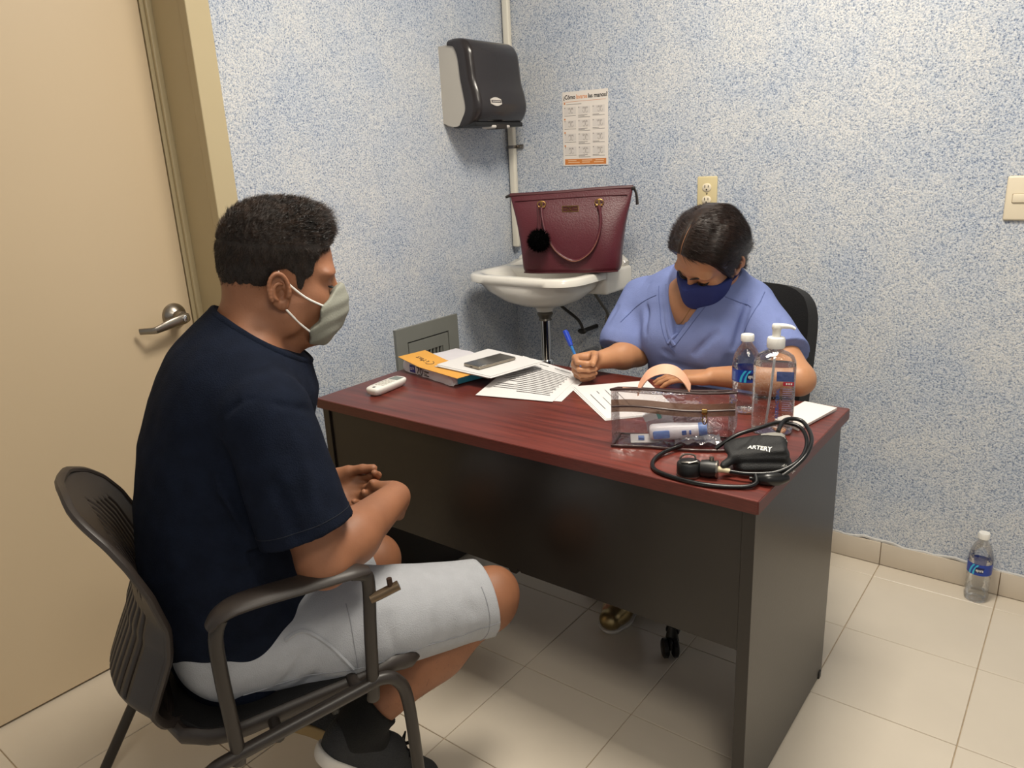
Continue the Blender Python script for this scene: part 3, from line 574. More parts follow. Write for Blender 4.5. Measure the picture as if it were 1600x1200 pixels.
for s in (-1, 1):
    y = s * 0.278
    mb = MB(); mb.tube([(0.372, y + s * 0.03, 0.0), (0.368, y + s * 0.006, 0.20), (0.362, y, 0.38), (0.345, y, 0.435), (0.315, y, 0.452), (0.27, y, 0.445), (0.05, y, 0.405), (0.0, y, 0.39), (-0.03, y, 0.365), (-0.10, y + s * 0.008, 0.24), (-0.235, y + s * 0.03, 0.0)], 0.0125, 12, smooth=6); obj('leg_frame', mb, 'chair_metal', t)
    mb = MB(); mb.tube([(0.296, y - s * 0.004, 0.412), (0.298, y, 0.44), (0.305, y, 0.56), (0.312, y, 0.655), (0.305, y, 0.675), (0.285, y, 0.683)], [.0125] * 6, 12, smooth=4, sq=0.8); obj('arm_post', mb, 'chair_metal', t)
    mb = MB(); mb.tube([(0.048, y - s * 0.004, 0.385), (0.05, y, 0.42), (0.046, y, 0.56), (0.048, y, 0.64), (0.06, y, 0.672)], [.0125] * 5, 12, smooth=4, sq=0.8); obj('arm_post', mb, 'chair_metal', t)
    mb = MB(); mb.tube([(0.040, y, 0.664), (0.06, y, 0.682), (0.10, y, 0.692), (0.2, y, 0.692), (0.28, y, 0.690), (0.315, y, 0.682)], [.017, .026, .029, .029, .026, .013], 14, smooth=5, sq=0.42, side=(0, 1, 0)); obj('armrest', mb, 'chair_plastic', t)
    for x_ in (0.372, -0.235): mb = MB(); mb.lathe([(0.016, 0), (0.016, 0.012), (0.013, 0.014)], 10, T(x_, y + s * 0.03, 0)); obj('foot_cap', mb, 'black_plastic', t)
for x_, z_ in ((0.12, 0.408), (0.27, 0.442)): mb = MB(); mb.tube([(x_, -0.278, z_), (x_, 0.278, z_)], 0.011, 10); obj('cross_bar', mb, 'chair_metal', t)
mb = MB(); mb.box((0.13, -0.17, 0.335), (0.25, -0.10, 0.40), 0.006, 2); mb.box((0.235, -0.18, 0.33), (0.25, -0.15, 0.42), 0.003, 1); obj('seat_bracket', mb, 'black_plastic', t)
mb = MB(); mb.tube([(0.31, -0.285, 0.628), (0.325, -0.288, 0.632), (0.362, -0.296, 0.645)], 0.009, 12); st = obj('tablet_pivot', mb, 'bare_metal', t)
mb = MB(); mb.tube([(0.347, -0.293, 0.645), (0.346, -0.292, 0.662)], 0.0052, 8); obj('pivot_bolt', mb, mat('rust', '3c2a20', 0.6, 0.5), st)

# ================================================================== office chair behind the desk
t = thing('swivel_chair', 'black swivel office chair on casters under the woman', 'chair', (-0.872, 2.015, 0.0), math.radians(-90))
def ob(u, v):
    a = u * 2 - 1; b = v * 2 - 1; c, s = a, b
    k = (abs(a) ** 5 + abs(b) ** 5) ** 0.2; l_ = max(abs(a), abs(b)); f_ = (l_ / k) if k > 1e-6 else 1.0
    y, z = a * f_ * 0.232, b * f_ * 0.235
    return (-0.255 + 0.05 * (y / 0.232) ** 2 - 0.05 * (z / 0.235), y, 0.735 + z)
mb = MB(); mb.sheet(ob, 20, 20, 0.045); o = obj('backrest', mb, mat('backrest_black', '121110', 0.55, bump=0.15, bscale=400), t, True, 1.2)
mb = MB(); mb.tube([(-0.29, 0, 0.62), (-0.31, 0, 0.52), (-0.26, 0, 0.42), (-0.1, 0, 0.40)], 0.02, 10, smooth=5, sq=1.8); obj('back_support', mb, 'black_plastic', t)
def os_(u, v):
    a = u * 2 - 1; b = v * 2 - 1; k = (abs(a) ** 4 + abs(b) ** 4) ** 0.25; l_ = max(abs(a), abs(b)); f_ = l_ / k if k > 1e-6 else 1
    return (a * f_ * 0.21, b * f_ * 0.22, 0.45 - 0.02 * abs(a * f_) ** 4)
mb = MB(); mb.sheet(os_, 18, 18, 0.05); obj('seat', mb, 'backrest_black', t, True, 1.2)
mb = MB(); mb.lathe([(0.03, 0.08), (0.032, 0.2), (0.024, 0.21), (0.022, 0.42), (0.06, 0.425)], 20); obj('gas_column', mb, 'black_plastic', t)
for k in range(5):
    a = math.radians(10 + 72 * k); c, s = math.cos(a), math.sin(a)
    mb = MB(); mb.tube([(0.02 * c, 0.02 * s, 0.105), (0.15 * c, 0.15 * s, 0.098), (0.315 * c, 0.315 * s, 0.07)], [0.026, 0.024, 0.018], 10, sq=1.1); lg = obj('base_leg', mb, 'black_plastic', t)
    ca = obj('caster', MB().tube([(0.315 * c, 0.315 * s, 0.088), (0.315 * c, 0.315 * s, 0.04)], [0.012, 0.02], 10), 'black_plastic', t)
    Mw = T(0.335 * c, 0.335 * s, 0.028) @ RZ(a + 0.5 + k)
    for q in (-1, 1):
        mb = MB(); mb.lathe([(0.022, -0.009), (0.028, -0.005), (0.028, 0.005), (0.022, 0.009)], 20, Mw @ T(0, q * 0.014, 0) @ RX(PI / 2)); obj('wheel', mb, 'black_plastic', ca)
    mb = MB(); mb.box((-0.02, -0.005, 0.0), (0.022, 0.005, 0.03), 0.006, 2, M=Mw); obj('caster_hood', mb, 'black_plastic', ca)

# ================================================================== things on the desk
Z0 = DZ + 0.0005
# remote control
t = thing('remote_control', 'white air conditioner remote control near the left edge of the desk', 'remote', (-1.588, 1.418, Z0), math.radians(96))
mb = MB(); N = 32
def rr(a, b, z, e=5, cx_=0): return [Vector((cx_ + a * sup(2 * PI * k / N, N, e)[0], b * sup(2 * PI * k / N, N, e)[1], z)) for k in range(N)]
mb.loft([rr(0.060, 0.016, 0.0), rr(0.068, 0.022, 0.006), rr(0.070, 0.0255, 0.016), rr(0.069, 0.0255, 0.021), rr(0.066, 0.023, 0.0235)]); obj('case', mb, 'plastic_white', t, True, 0.9)
mb = MB(); mb.box((0.028, -0.017, 0.0225), (0.060, 0.017, 0.0242), 0.001, 1); obj('screen', mb, 'lcd', t, False)
for i in range(4):
    for j in range(3):
        mb = MB(); mb.box((-0.032 + i * 0.014, -0.016 + j * 0.0115, 0.023), (-0.022 + i * 0.014, -0.007 + j * 0.0115, 0.0255), 0.0008, 1); obj('button', mb, 'rubber_grey', t, False)
mb = MB(); mb.box((-0.058, -0.004, 0.0232), (-0.049, 0.004, 0.0240)); obj('logo_window', mb, 'slot_dark', t, False)
# ream of paper in its wrapper
ra = math.atan2(0.22, -0.975)
t = thing('paper_ream', 'half used ream of letter paper in white and teal wrapper', 'paper ream', (-1.442, 1.537, Z0), ra)
# local x runs along the long side (away to the left), local y = -(towards the back)
Lr, Wr, Hr = 0.280, 0.216, 0.030
def ream_ring(x, k, dz):
    pts = []
    for yy, zz in ((0, 0), (0, .25), (0, .5), (0, .75), (0.01, 1), (.25, 1), (.5, 1), (.75, 1), (.99, 1), (1, .75), (1, .5), (1, .25), (1, 0), (.75, 0), (.5, 0), (.25, 0)):
        pts.append(Vector((x, -(0.5 + (yy - .5) * k) * Wr + 0.0016 * math.sin(x * 90 + zz * 5), (0.5 + (zz - .5) * (k if k < 1 else 1)) * Hr + dz + 0.001 * math.sin(x * 60 + yy * 9) * (zz > .9))))
    return pts
mb = MB(); mb.loft([ream_ring(0.0, 0.93, 0.0), ream_ring(0.004, 0.985, 0)] + [ream_ring(x, 1.0, 0) for x in np.linspace(0.012, Lr - 0.02, 16)] + [ream_ring(Lr - 0.008, 0.95, 0), ream_ring(Lr, 0.7, 0), ream_ring(Lr + 0.01, 0.45, 0.0)]); rm = obj('wrapper', mb, 'ream_white', t, True, 0.6)
mb = MB(); mb.box((-0.0045, -Wr * 0.62, 0.002), (0.001, -0.02, Hr - 0.002), 0.002, 1); obj('teal_band', mb, 'ream_teal', rm, False)
mb = MB(); mb.box((-0.0040, -Wr * 0.88, 0.006), (0.001, -Wr * 0.72, Hr - 0.004), 0.002, 1); obj('navy_mark', mb, 'ream_navy', rm, False)
mb = MB(); mb.add([(-0.005, -0.002, 0.001), (0.012, 0.003, 0.001), (0.012, 0.003, Hr), (-0.003, -0.008, Hr * .8), (-0.009, -0.012, Hr * .4)], [(0, 1, 2, 3, 4)]); obj('wrapper_fold', mb, mat('ream_fold', 'd5d0d4', 0.35), rm, False)
sM = lambda x, z: frame((x, 0.0028, z), (-1, 0, 0), (0, 0, 1), (0, 1, 0))
mb = MB(); mb.box((0.194, 0.0, 0.004), (0.224, 0.0024, Hr - 0.003), 0.001, 1); obj('navy_square', mb, 'ream_navy', rm, False)
mb = MB(); mb.box((0.200, 0.001, 0.015), (0.204, 0.0032, 0.022)); mb.box((0.208, 0.001, 0.012), (0.219, 0.0032, 0.014)); mb.box((0.208, 0.001, 0.017), (0.219, 0.0032, 0.019)); obj('square_print', mb, 'ream_white', rm, False)['kind'] = 'stuff'
text_mesh('print_seventy', '70', 0.030, 'ink_black', rm, sM(0.184, 0.006), 0.0002, width=0.034)
text_mesh('print_letter', 'Letter', 0.010, 'ink_black', rm, sM(0.144, 0.017), 0.0003, width=0.030)
mb = MB(); mb.box((0.118, 0.001, 0.0065), (0.143, 0.0029, 0.0085)); mb.box((0.128, 0.001, 0.0115), (0.144, 0.0029, 0.0127)); mb.box((0.156, 0.001, 0.0025), (0.176, 0.0029, 0.004)); obj('small_print', mb, 'ink', rm, False)['kind'] = 'stuff'
# envelope on the ream (free end curling up)
zt_ = Z0 + Hr + 0.002
t = thing('manila_envelope', 'orange manila envelope with handwriting under loose papers on the ream', 'envelope', (-1.453, 1.537, zt_), math.atan2(0.17, -0.985))
def env(u, v):
    x = -0.05 + u * 0.305; y = -v * 0.105 - 0.012 + 0.02 * (1 - u); return (x, y + 0.012 * u, 0.001 + 0.014 * max(0, u - .62) / .38 - 0.004 * math.sin(u * PI) * 0)
mb = MB(); mb.sheet(env, 24, 4, 0.0012); o = obj('envelope_sheet', mb, 'envelope', t, True, 1.0)
Mx = lambda x, y: frame((x, y, 0.0034 + 0.014 * max(0, (x + 0.05) / .305 - .62) / .38), (1, 0, 0.03), (0, 1, 0), (0, 0, 1))
word = {'C': [[(7, 9), (3, 11), (0, 7), (0, 3), (3, -2), (7, -4)]], 'i': [[(0, 6), (0, 1), (2, 0)], [(0, 9), (.3, 9.6)]], 't': [[(2, 11), (1, 2), (3, 0)], [(-1, 7), (4, 7)]], 'a': [[(4, 5), (1, 6), (0, 2), (2, 0), (4, 3), (4, 6), (4.5, 0)]], 's': [[(3, 6), (0, 5), (3, 2.4), (1, 0), (-1, .8)]]}
mb = MB(); k = 0.0019; xo = 0
for ch_ in 'Citas':
    for strk in word[ch_]:
        pts = [Vector((0.135 + (xo + a + 0.15 * b) * k * 1.5, -0.052 + b * k, 0)) for a, b in strk]
        pts = [Vector((p.x, p.y, 0.0025 + 0.014 * max(0, (p.x + 0.05) / .305 - .62) / .38)) for p in pts]
        mb.tube(pts, 0.0008, 5, smooth=3)
    xo += {'C': 9, 'i': 4, 't': 5, 'a': 6.5, 's': 5}[ch_]
obj('handwriting', mb, 'ink', t)
# loose white sheets on the envelope, phone on them
def sheet4(name, label, cat, C, z, dz=(0, 0, 0, 0), m='paper', th=0.0008, wob=0.0, lines=None, group=None):
    c = [Vector((C[i][0], C[i][1], z + dz[i])) for i in range(4)]; ctr = sum(c, Vector()) / 4; ctr.z = z
    t = thing(name, label, cat, ctr, 0, group); c = [p - ctr for p in c]
    def fn(u, v): p = c[0] * (1 - u) * (1 - v) + c[1] * u * (1 - v) + c[2] * u * v + c[3] * (1 - u) * v; return (p.x, p.y, p.z + wob * math.sin(u * PI) * math.sin(v * PI))
    mb = MB(); mb.sheet(fn, 14, 14, th); obj('sheet', mb, m, t, True, 1.0)
    if lines:
        mb = MB()
        for (u0, u1, v0, hv) in lines:
            n_ = 8; P = [Vector(fn(u0 + (u1 - u0) * i / n_, v0)) + Vector((0, 0, th / 2 + .0010)) for i in range(n_ + 1)]; Q = [Vector(fn(u0 + (u1 - u0) * i / n_, v0 + hv)) + Vector((0, 0, th / 2 + .0010)) for i in range(n_ + 1)]
            for i in range(n_): mb.quad(P[i], P[i + 1], Q[i + 1], Q[i])
        obj('printed_lines', mb, 'ink', t, False)['kind'] = 'stuff'
    return t
zp = zt_ + 0.0030
for k, (dx, dy, a) in enumerate(((0, 0, 0), (0.006, 0.004, .02), (0.012, -0.003, -.015), (0.003, 0.007, .01))):
    C = [(-1.552, 1.583), (-1.322, 1.56), (-1.285, 1.765), (-1.535, 1.81)]
    sheet4('loose_paper', ['bottom white sheet of the pile under the phone', 'second white sheet from the bottom of the pile under the phone', 'third white sheet from the bottom of the pile under the phone', 'top white sheet of the pile, right under the phone'][k], 'paper', [(x + dx, y + dy) for x, y in C], zp + 0.0014 * k, group='sheets under the phone')
t = thing('smartphone', 'dark smartphone lying face up on the loose papers', 'phone', (-1.411, 1.678, zp + 0.0062), math.atan2(0.142, 0.026))
mb = MB(); mb.box((-0.073, -0.037, 0.0), (0.073, 0.037, 0.0085), 0.0035, 3); obj('phone_body', mb, 'phone_side', t)
mb = MB(); mb.box((-0.071, -0.035, 0.0078), (0.071, 0.035, 0.0092), 0.0006, 1); obj('screen', mb, 'phone_glass', t)
mb = MB(); mb.box((-0.0736, -0.006, 0.003), (-0.072, 0.006, 0.0055)); obj('charge_port', mb, 'slot_dark', t, False)
# printed form turned towards the woman
ln = [(0.10 + .02 * (k % 2), 0.90 - 0.1 * ((k * 7) % 5 == 0) - .25 * (k in (0, 4)), 0.16 + 0.045 * k, 0.010) for k in range(15)] + [(0.14, 0.4, .92, .008), (0.5, 0.8, .92, .008)]
ln = [(1 - b, 1 - a, c, d) for a, b, c, d in ln]
sheet4('printed_form', 'printed white form with text lines in the middle of the desk', 'paper', [(-1.322, 1.501), (-1.100, 1.556), (-1.170, 1.810), (-1.405, 1.835)], Z0 + 0.002, (0, 0, 0.001, 0.024), wob=0.003, lines=ln)
t2 = sheet4('form_copy', 'white sheet lying right under the printed form', 'paper', [(-1.300, 1.512), (-1.082, 1.572), (-1.150, 1.818), (-1.375, 1.815)], Z0 + 0.0008, (0, 0, 0, 0.012), wob=0.001)
for k in range(3):
    sheet4('writing_paper', ['bottom white sheet in front of the woman', 'middle white sheet in front of the woman', 'top white sheet in front of the woman, below her pen'][k], 'paper', [(-1.132 + .004 * k, 1.69 + .003 * k), (-0.905, 1.50 + .004 * k), (-0.775, 1.64), (-0.985 + .006 * k, 1.845)], Z0 + 0.0006 + 0.0012 * k, group='sheets before the woman',
           lines=[(0.30, .75, .10, .008), (0.22, .30, .22, .008), (.42, .75, .22, .006), (.2, .7, .34, .006), (.3, .75, .46, .008)] if k == 2 else None)
sheet4('paper_napkin', 'white folded napkin at the right rear corner of the desk', 'napkin', [(-0.560, 1.700), (-0.490, 1.655), (-0.456, 1.838), (-0.535, 1.845)], Z0 + 0.004, (0, 0, .002, 0.004), 'paper_warm', 0.006, 0.002)
# folded notices propping the form: blue-printed corner
# ---------------------------------------------------------------- clear cosmetic bag
u_ = Vector((-0.560, 1.455, 0)) - Vector((-0.788, 1.357, 0)); ang = math.atan2(u_.y, u_.x); Lb = u_.length + 0.01
t = thing('clear_pouch', 'clear plastic zip pouch with peach strap at the front of the desk', 'pouch', (-0.802, 1.357, Z0), ang)
Hb = 0.126; Db = 0.080
CLEAR = film('clear_vinyl', (0.985, 0.97, 0.975), 0.035, 0.05)
def front(u, v):   # front wall leaning back towards the top
    return (u * Lb + 0.006 * v * (u - .5), 0.004 * math.sin(u * 7) + v * 0.014 + 0.007 * math.sin(u * PI * 2.2 + v * 3) * v, 0.004 + v * Hb + 0.004 * math.sin(u * 6.5) * v)
def back(u, v): return (0.01 + u * (Lb - .02), Db - v * 0.045 + 0.005 * math.sin(u * 6 + 1) * v, 0.004 + v * (Hb - .003))
def topw(u, v):
    a = Vector(front(u, 1)); b = Vector(back(u, 1)); p = a.lerp(b, v); p.z -= 0.006 * math.sin(v * PI) * (1 + math.sin(u * 5)); return p
def botw(u, v): a = Vector(front(u, 0)); b = Vector(back(u, 0)); return a.lerp(b, v) + Vector((0, 0, -0.002))
def sidew(ss): return lambda u, v: Vector(front(ss, v)).lerp(Vector(back(ss, v)), u) + Vector(((0.006 if ss else -0.004) * math.sin(u * PI) * math.sin(v * PI) * 2, 0, 0))
for nm, fn in (('front_wall', front), ('back_wall', back), ('top_wall', topw), ('bottom_wall', botw), ('end_wall', sidew(0.0)), ('end_wall', sidew(1.0))):
    V = [Vector(fn(i / 16, j / 8)) for i in range(17) for j in range(9)]; F = [(i * 9 + j, (i + 1) * 9 + j, (i + 1) * 9 + j + 1, i * 9 + j + 1) for i in range(16) for j in range(8)]
    mesh_obj(nm, V, F, CLEAR, t, True)
mb = MB(); mb.tube([front(u, 1.0) for u in np.linspace(0, 1, 20)] + [back(u, 1.0) for u in np.linspace(1, 0, 20)], 0.0028, 8, closed=True); obj('top_piping', mb, 'brown_trim', t)
mb = MB(); mb.tube([front(u, 0.0) for u in np.linspace(0, 1, 20)] + [back(u, 0.0) for u in np.linspace(1, 0, 20)], 0.0028, 8, closed=True); obj('bottom_piping', mb, 'brown_trim', t)
def fz(u, v): p = Vector(front(u, v)); return p + Vector((0, -0.0022, 0))
mb = MB(); mb.sheet(lambda u, v: fz(u, 0.60 + 0.22 * v), 24, 2, 0.0012); obj('zip_tape', mb, film('zip_mesh', (0.80, 0.70, 0.64), 0.02, 0.4, 0.5, lin('8a6a58')), t)
mb = MB(); mb.tube([fz(u, 0.70) + Vector((0, -0.001, 0)) for u in np.linspace(0, 1, 24)], 0.0022, 6); obj('zip_coil', mb, 'brown_trim', t)
p_ = fz(0.76, 0.70); mb = MB(); mb.box((p_.x - .006, p_.y - .007, p_.z - .006), (p_.x + .006, p_.y, p_.z + .006), 0.002, 2); mb.tube([(p_.x + .0005 + 0.0045 * math.sin(a), p_.y - .006, p_.z - .017 + 0.011 * math.cos(a)) for a in np.linspace(0, 2 * PI, 14, endpoint=False)], 0.0013, 6, closed=True); obj('zip_pull', mb, 'gold', t)
sp_ = [(0.055, 0.030, Hb - .002), (0.062, 0.034, Hb + .014), (0.078, 0.036, Hb + .035), (0.105, 0.038, Hb + .046), (0.132, 0.038, Hb + .043), (0.152, 0.036, Hb + .028), (0.166, 0.034, Hb + .004)]
Pn, _ = crom([Vector(p) for p in sp_], [0] * 7, 5); n_ = len(Pn)
mb = MB(); mb.sheet(lambda u, v: Pn[min(n_ - 1, int(round(u * (n_ - 1))))] + Vector((0, (v - .5) * 0.017, (v - .5) * 0.018)), n_ - 1, 2, 0.0025); obj('strap', mb, 'peach', t)
mb = MB(); mb.sheet(lambda u, v: (0.02 + u * 0.04, 0.022 + v * 0.018, Hb + 0.0015), 3, 2, 0.002); obj('strap_end', mb, 'peach', t)
# contents of the pouch
pm = t.matrix_basis.copy() if False else (Matrix.Translation((-0.802, 1.357, Z0)) @ RZ(ang))
def inpouch(name, label, cat, loc, rz=0.0, ry=0.0, rx=0.0):
    q = thing(name, label, cat); q.matrix_world = pm @ T(*loc) @ RZ(rz) @ RY(ry) @ RX(rx); return q
q = inpouch('lancing_device', 'white and blue lancing device inside the clear pouch', 'medical device', (0.100, 0.030, 0.030), 0.05, -0.10, 0.0)
mb = MB(); mb.tube([(-0.02, 0, 0), (-0.012, 0, 0), (0.03, 0, -0.0), (0.07, 0, 0), (0.088, 0, 0)], [0.012, 0.019, 0.019, 0.0155, 0.014], 16, smooth=4); obj('barrel', mb, 'device_white', q)
mb = MB(); mb.tube([(0.086, 0, 0), (0.092, 0, 0), (0.104, 0, 0)], [0.0145, 0.0155, 0.013], 16); obj('end_cap', mb, 'device_blue', q)
mb = MB(); mb.box((-0.012, -0.0235, -0.009), (0.024, -0.016, 0.009), 0.003, 2); obj('release_pad', mb, 'device_blue', q)
mb = MB(); mb.box((0.050, -0.0185, -0.005), (0.060, -0.014, 0.005), 0.001, 1); mb.tube([(0.066, -0.0165, 0), (0.070, -0.0165, 0)], 0.005, 8); obj('print_mark', mb, mat('dark_blue_print', '3f5fa8', 0.4), q)
q = inpouch('swab_sachet', 'clear sachet with white and teal card inside the pouch', 'sachet', (0.075, 0.056, 0.012), 0.0, 0.0, 0.10)
mb = MB(); mb.sheet(lambda u, v: (u * 0.06 - 0.008 * v, 0.004 * math.sin(u * 5), v * 0.052 + 0.010 * u), 6, 6, 0.0012); obj('sachet_film', mb, film('sachet_plastic', (0.92, 0.93, 0.95), 0.1, 0.15, 0.25, (0.85, 0.85, 0.88)), q)
mb = MB(); mb.box((0.006, -0.004, 0.034), (0.040, -0.002, 0.050), M=RY(-0.35)); obj('card', mb, 'paper', q, False)
mb = MB(); mb.box((0.036, -0.0042, 0.032), (0.044, -0.0018, 0.050), M=RY(-0.35)); obj('teal_edge', mb, mat('teal_edge', '4b9a94', 0.5), q, False)
q = inpouch('test_strip_packet', 'small white packet with blue print on the pouch floor', 'packet', (0.040, 0.018, 0.006), 0.15)
mb = MB(); mb.sheet(lambda u, v: (u * 0.062, v * 0.022, v * 0.012), 4, 3, 0.002); obj('packet_body', mb, 'paper', q)
mb = MB(); mb.box((0.017, 0.004, 0.0045), (0.030, 0.016, 0.0105), M=T(0, 0, 0.0) @ RX(0.05)); obj('blue_print', mb, 'device_blue', q, False)
q = inpouch('syringe_wrap', 'crumpled clear wrapper along the pouch floor at the right', 'wrapper', (0.135, 0.025, 0.002), 0.1)
mb = MB(); mb.sheet(lambda u, v: (u * 0.10, v * 0.05 - 0.01 + 0.003 * math.sin(u * 19), 0.005 + 0.006 * abs(math.sin(u * 11 + v * 6)) + 0.004 * math.sin(v * 9)), 16, 6, 0.0010); obj('wrap_film', mb, film('wrap_plastic', (0.85, 0.85, 0.88), 0.22, 0.1, 0.2, (0.6, 0.6, 0.63)), q)

# ---------------------------------------------------------------- bottles
def water_bottle(name, label, loc, rz, level, Hs=1.0):
    t = thing(name, label, 'bottle', loc, rz, 'small water bottles')
    PET = film('pet_clear', (0.95, 0.96, 0.97), 0.05, 0.03)
    prof = [(0.020, 0.001), (0.029, 0.0), (0.0325, 0.006), (0.0335, 0.018), (0.0300, 0.026), (0.0335, 0.034), (0.0300, 0.043), (0.0335, 0.052), (0.0305, 0.062), (0.0335, 0.072), (0.0325, 0.082), (0.0325, 0.118), (0.0335, 0.124), (0.0325, 0.134), (0.029, 0.148), (0.022, 0.164), (0.0145, 0.174), (0.0125, 0.178), (0.0125, 0.184)]
    prof = [(r, z * Hs) for r, z in prof]
    mb = MB(); mb.lathe(prof, 32); obj('bottle_shell', mb, PET, t, True, 1.2)
    mb = MB(); mb.lathe([(0.0155, 0.184 * Hs), (0.0158, 0.186 * Hs), (0.0158, 0.197 * Hs), (0.0145, 0.2 * Hs)], 28); obj('cap', mb, 'plastic_white', t)
    mb = MB(); n = 40; V = []; F = []
    z0, z1 = 0.084 * Hs, 0.116 * Hs; V = [(0.0335 * math.cos(2 * PI * k / n), 0.0335 * math.sin(2 * PI * k / n), z) for z in (z0, z1) for k in range(n)]; F = [(k, (k + 1) % n, n + (k + 1) % n, n + k) for k in range(n)]
    lb = mesh_obj('label_band', V, F, 'blue_label', t, True)
    def patch(nm, a0, a1, za, zb, m_, skew=0.0, rr_=0.0338):
        k = 8; q = 6; V = []
        for i in range(k + 1):
            for j in range(q + 1): a = a0 + (a1 - a0) * i / k + skew * (j / q) ** 2; V.append((rr_ * math.cos(a), rr_ * math.sin(a), za + (zb - za) * j / q))
        mesh_obj(nm, V, [(i * (q + 1) + j, (i + 1) * (q + 1) + j, (i + 1) * (q + 1) + j + 1, i * (q + 1) + j + 1) for i in range(k) for j in range(q)], m_, lb, True)
    for a, dz in ((-0.62, 0.0), (-0.30, 0.0)): patch('cyan_swoosh', a, a + 0.16, z0 + 0.001, z1 - .001, 'cyan_label', 0.35)
    patch('dark_oval', -0.12, 0.55, z0 + .008 * Hs, z1 - .008 * Hs, 'navy_label', 0.12, 0.0340)
    for i in range(4): patch('fine_print', -1.35 + .1 * i, -1.29 + .1 * i, z0 + .004, z1 - .006, mat('label_print', '7b9ae0', 0.4), 0, 0.0339)
    tm = text_mesh('brand_letters', 'epura', 0.017, 'plastic_white', lb, Matrix.Identity(4), 0.0003, width=0.020)
    for v in tm.data.vertices:
        a = -0.02 + v.co.x / 0.0342; v.co = Vector((0.0343 * math.cos(a), 0.0343 * math.sin(a), z0 + 0.012 * Hs + v.co.y * 0.8))
    if level: mb = MB(); mb.lathe([(max(.001, r - 0.0012), max(.0015, z)) for r, z in prof if z < level] + [(0.0310, level)], 32); obj('water', mb, liquid('water', (0.97, 0.98, 0.98)), t, True, 1.2)
    return t
water_bottle('water_bottle', 'small water bottle with white cap on the desk behind the gel bottle', (-0.646, 1.735, Z0), -1.25 + 0.2, 0.0, 0.97)
fb = water_bottle('water_bottle', 'clear water bottle standing on the floor tiles by the right wall skirting', (-0.163, 2.465, 0.0005), -1.75, 0.0, 1.12)
# gel dispenser bottle
t = thing('gel_pump_bottle', 'tall clear antibacterial gel bottle with white pump on the desk', 'bottle', (-0.543, 1.632, Z0), math.radians(-70))
sq_ = lambda a, b, z, e=3.4: [Vector((b * sup(2 * PI * k / 40, 40, e)[1], a * sup(2 * PI * k / 40, 40, e)[0], z)) for k in range(40)]
outer = [sq_(.040, .028, 0.0), sq_(.0445, .032, .004), sq_(.0455, .033, .012), sq_(.0455, .033, .10), sq_(.0455, .033, .155), sq_(.0445, .032, .166), sq_(.040, .029, .176, 3), sq_(.030, .024, .184, 2.6), sq_(.019, .017, .189, 2.2), sq_(.0155, .0155, .192, 2), sq_(.0155, .0155, .198, 2)]
mb = MB(); mb.loft(outer); obj('bottle_shell', mb, film('gel_bottle_plastic', (0.96, 0.96, 0.96), 0.06, 0.03), t, True, 1.2)
mb = MB(); mb.loft([sq_(.043, .0305, .003), sq_(.0442, .0317, .012), sq_(.0442, .0317, .158)]); gel = obj('gel', mb, liquid('gel_clear', (0.93, 0.94, 0.95), 1.12), t, True, 1.0)
mb = MB()
for k in range(90):
    x, y, z = RNG.uniform(-.026, .026), RNG.uniform(-.038, .038), 0.006 + 0.10 * RNG.random() ** 1.6; r_ = RNG.uniform(.0006, .0016)
    mb.add([(x + r_, y, z), (x - r_, y, z), (x, y + r_, z), (x, y - r_, z), (x, y, z + r_), (x, y, z - r_)], [(0, 2, 4), (2, 1, 4), (1, 3, 4), (3, 0, 4), (2, 0, 5), (1, 2, 5), (3, 1, 5), (0, 3, 5)])
o = obj('gel_bubbles', mb, mat('bubble', 'f2f2f2', 0.1), t, True, None); o['kind'] = 'stuff'
mb = MB(); mb.lathe([(0.0185, 0.196), (0.0195, 0.199), (0.0195, 0.214), (0.018, 0.219), (0.009, 0.221), (0.009, 0.236), (0.0105, 0.238), (0.0105, 0.246), (0.009, 0.249)], 28); mb.tube([(0, 0.0, 0.2445), (0.003, 0.020, 0.245), (0.004, 0.032, 0.243), (0.005, 0.038, 0.239)], [0.0065, 0.0055, 0.004, 0.003], 10, smooth=3); obj('pump', mb, 'plastic_white', t)
mb = MB(); mb.tube([(0, 0, 0.196), (0.004, -0.006, 0.10), (0.006, -0.014, 0.012)], 0.0028, 8, smooth=4); obj('dip_tube', mb, mat('dip_tube', 'e4e4e6', 0.3), t)
def gl(name, y0, y1, z0, z1, m_, x=0.0338): mb = MB(); mb.box((x - 0.0004, y0, z0), (x, y1, z1)); return obj(name, mb, m_, t, False)
gl('red_label_band', 0.018, 0.041, 0.118, 0.127, 'red_label', 0.0345)
for i in range(3): gl('red_band_print', 0.024 + .005 * i, 0.027 + .005 * i, 0.1205, 0.1245, 'plastic_white', 0.0349)
gl('blue_label_block', 0.004, 0.040, 0.1275, 0.150, film('blue_print_film', (0.35, 0.45, 0.75), 0.03, 0.2, 0.35, lin('4b6cae')), 0.0344)
text_mesh('side_lettering', 'ANTIBACTERIAL', 0.010, mat('print_blue', '3c5c9c', 0.5), t, frame((0.0345, 0.0115, 0.040), (0, 0, 1), (0, -1, 0), (1, 0, 0)), 0.0002, width=0.072)
for i in range(11): gl('label_line', 0.018, 0.039 - .002 * (i % 3), 0.060 + i * 0.005, 0.0615 + i * 0.005, mat('label_mauve', '8b7f9c', 0.5), 0.0344)
for i in range(6): gl('side_print', -0.040 + .0015 * (i % 2), -0.033, 0.075 + i * 0.004, 0.0765 + i * 0.004, mat('print_grey', '7d8288', 0.5), 0.0344)

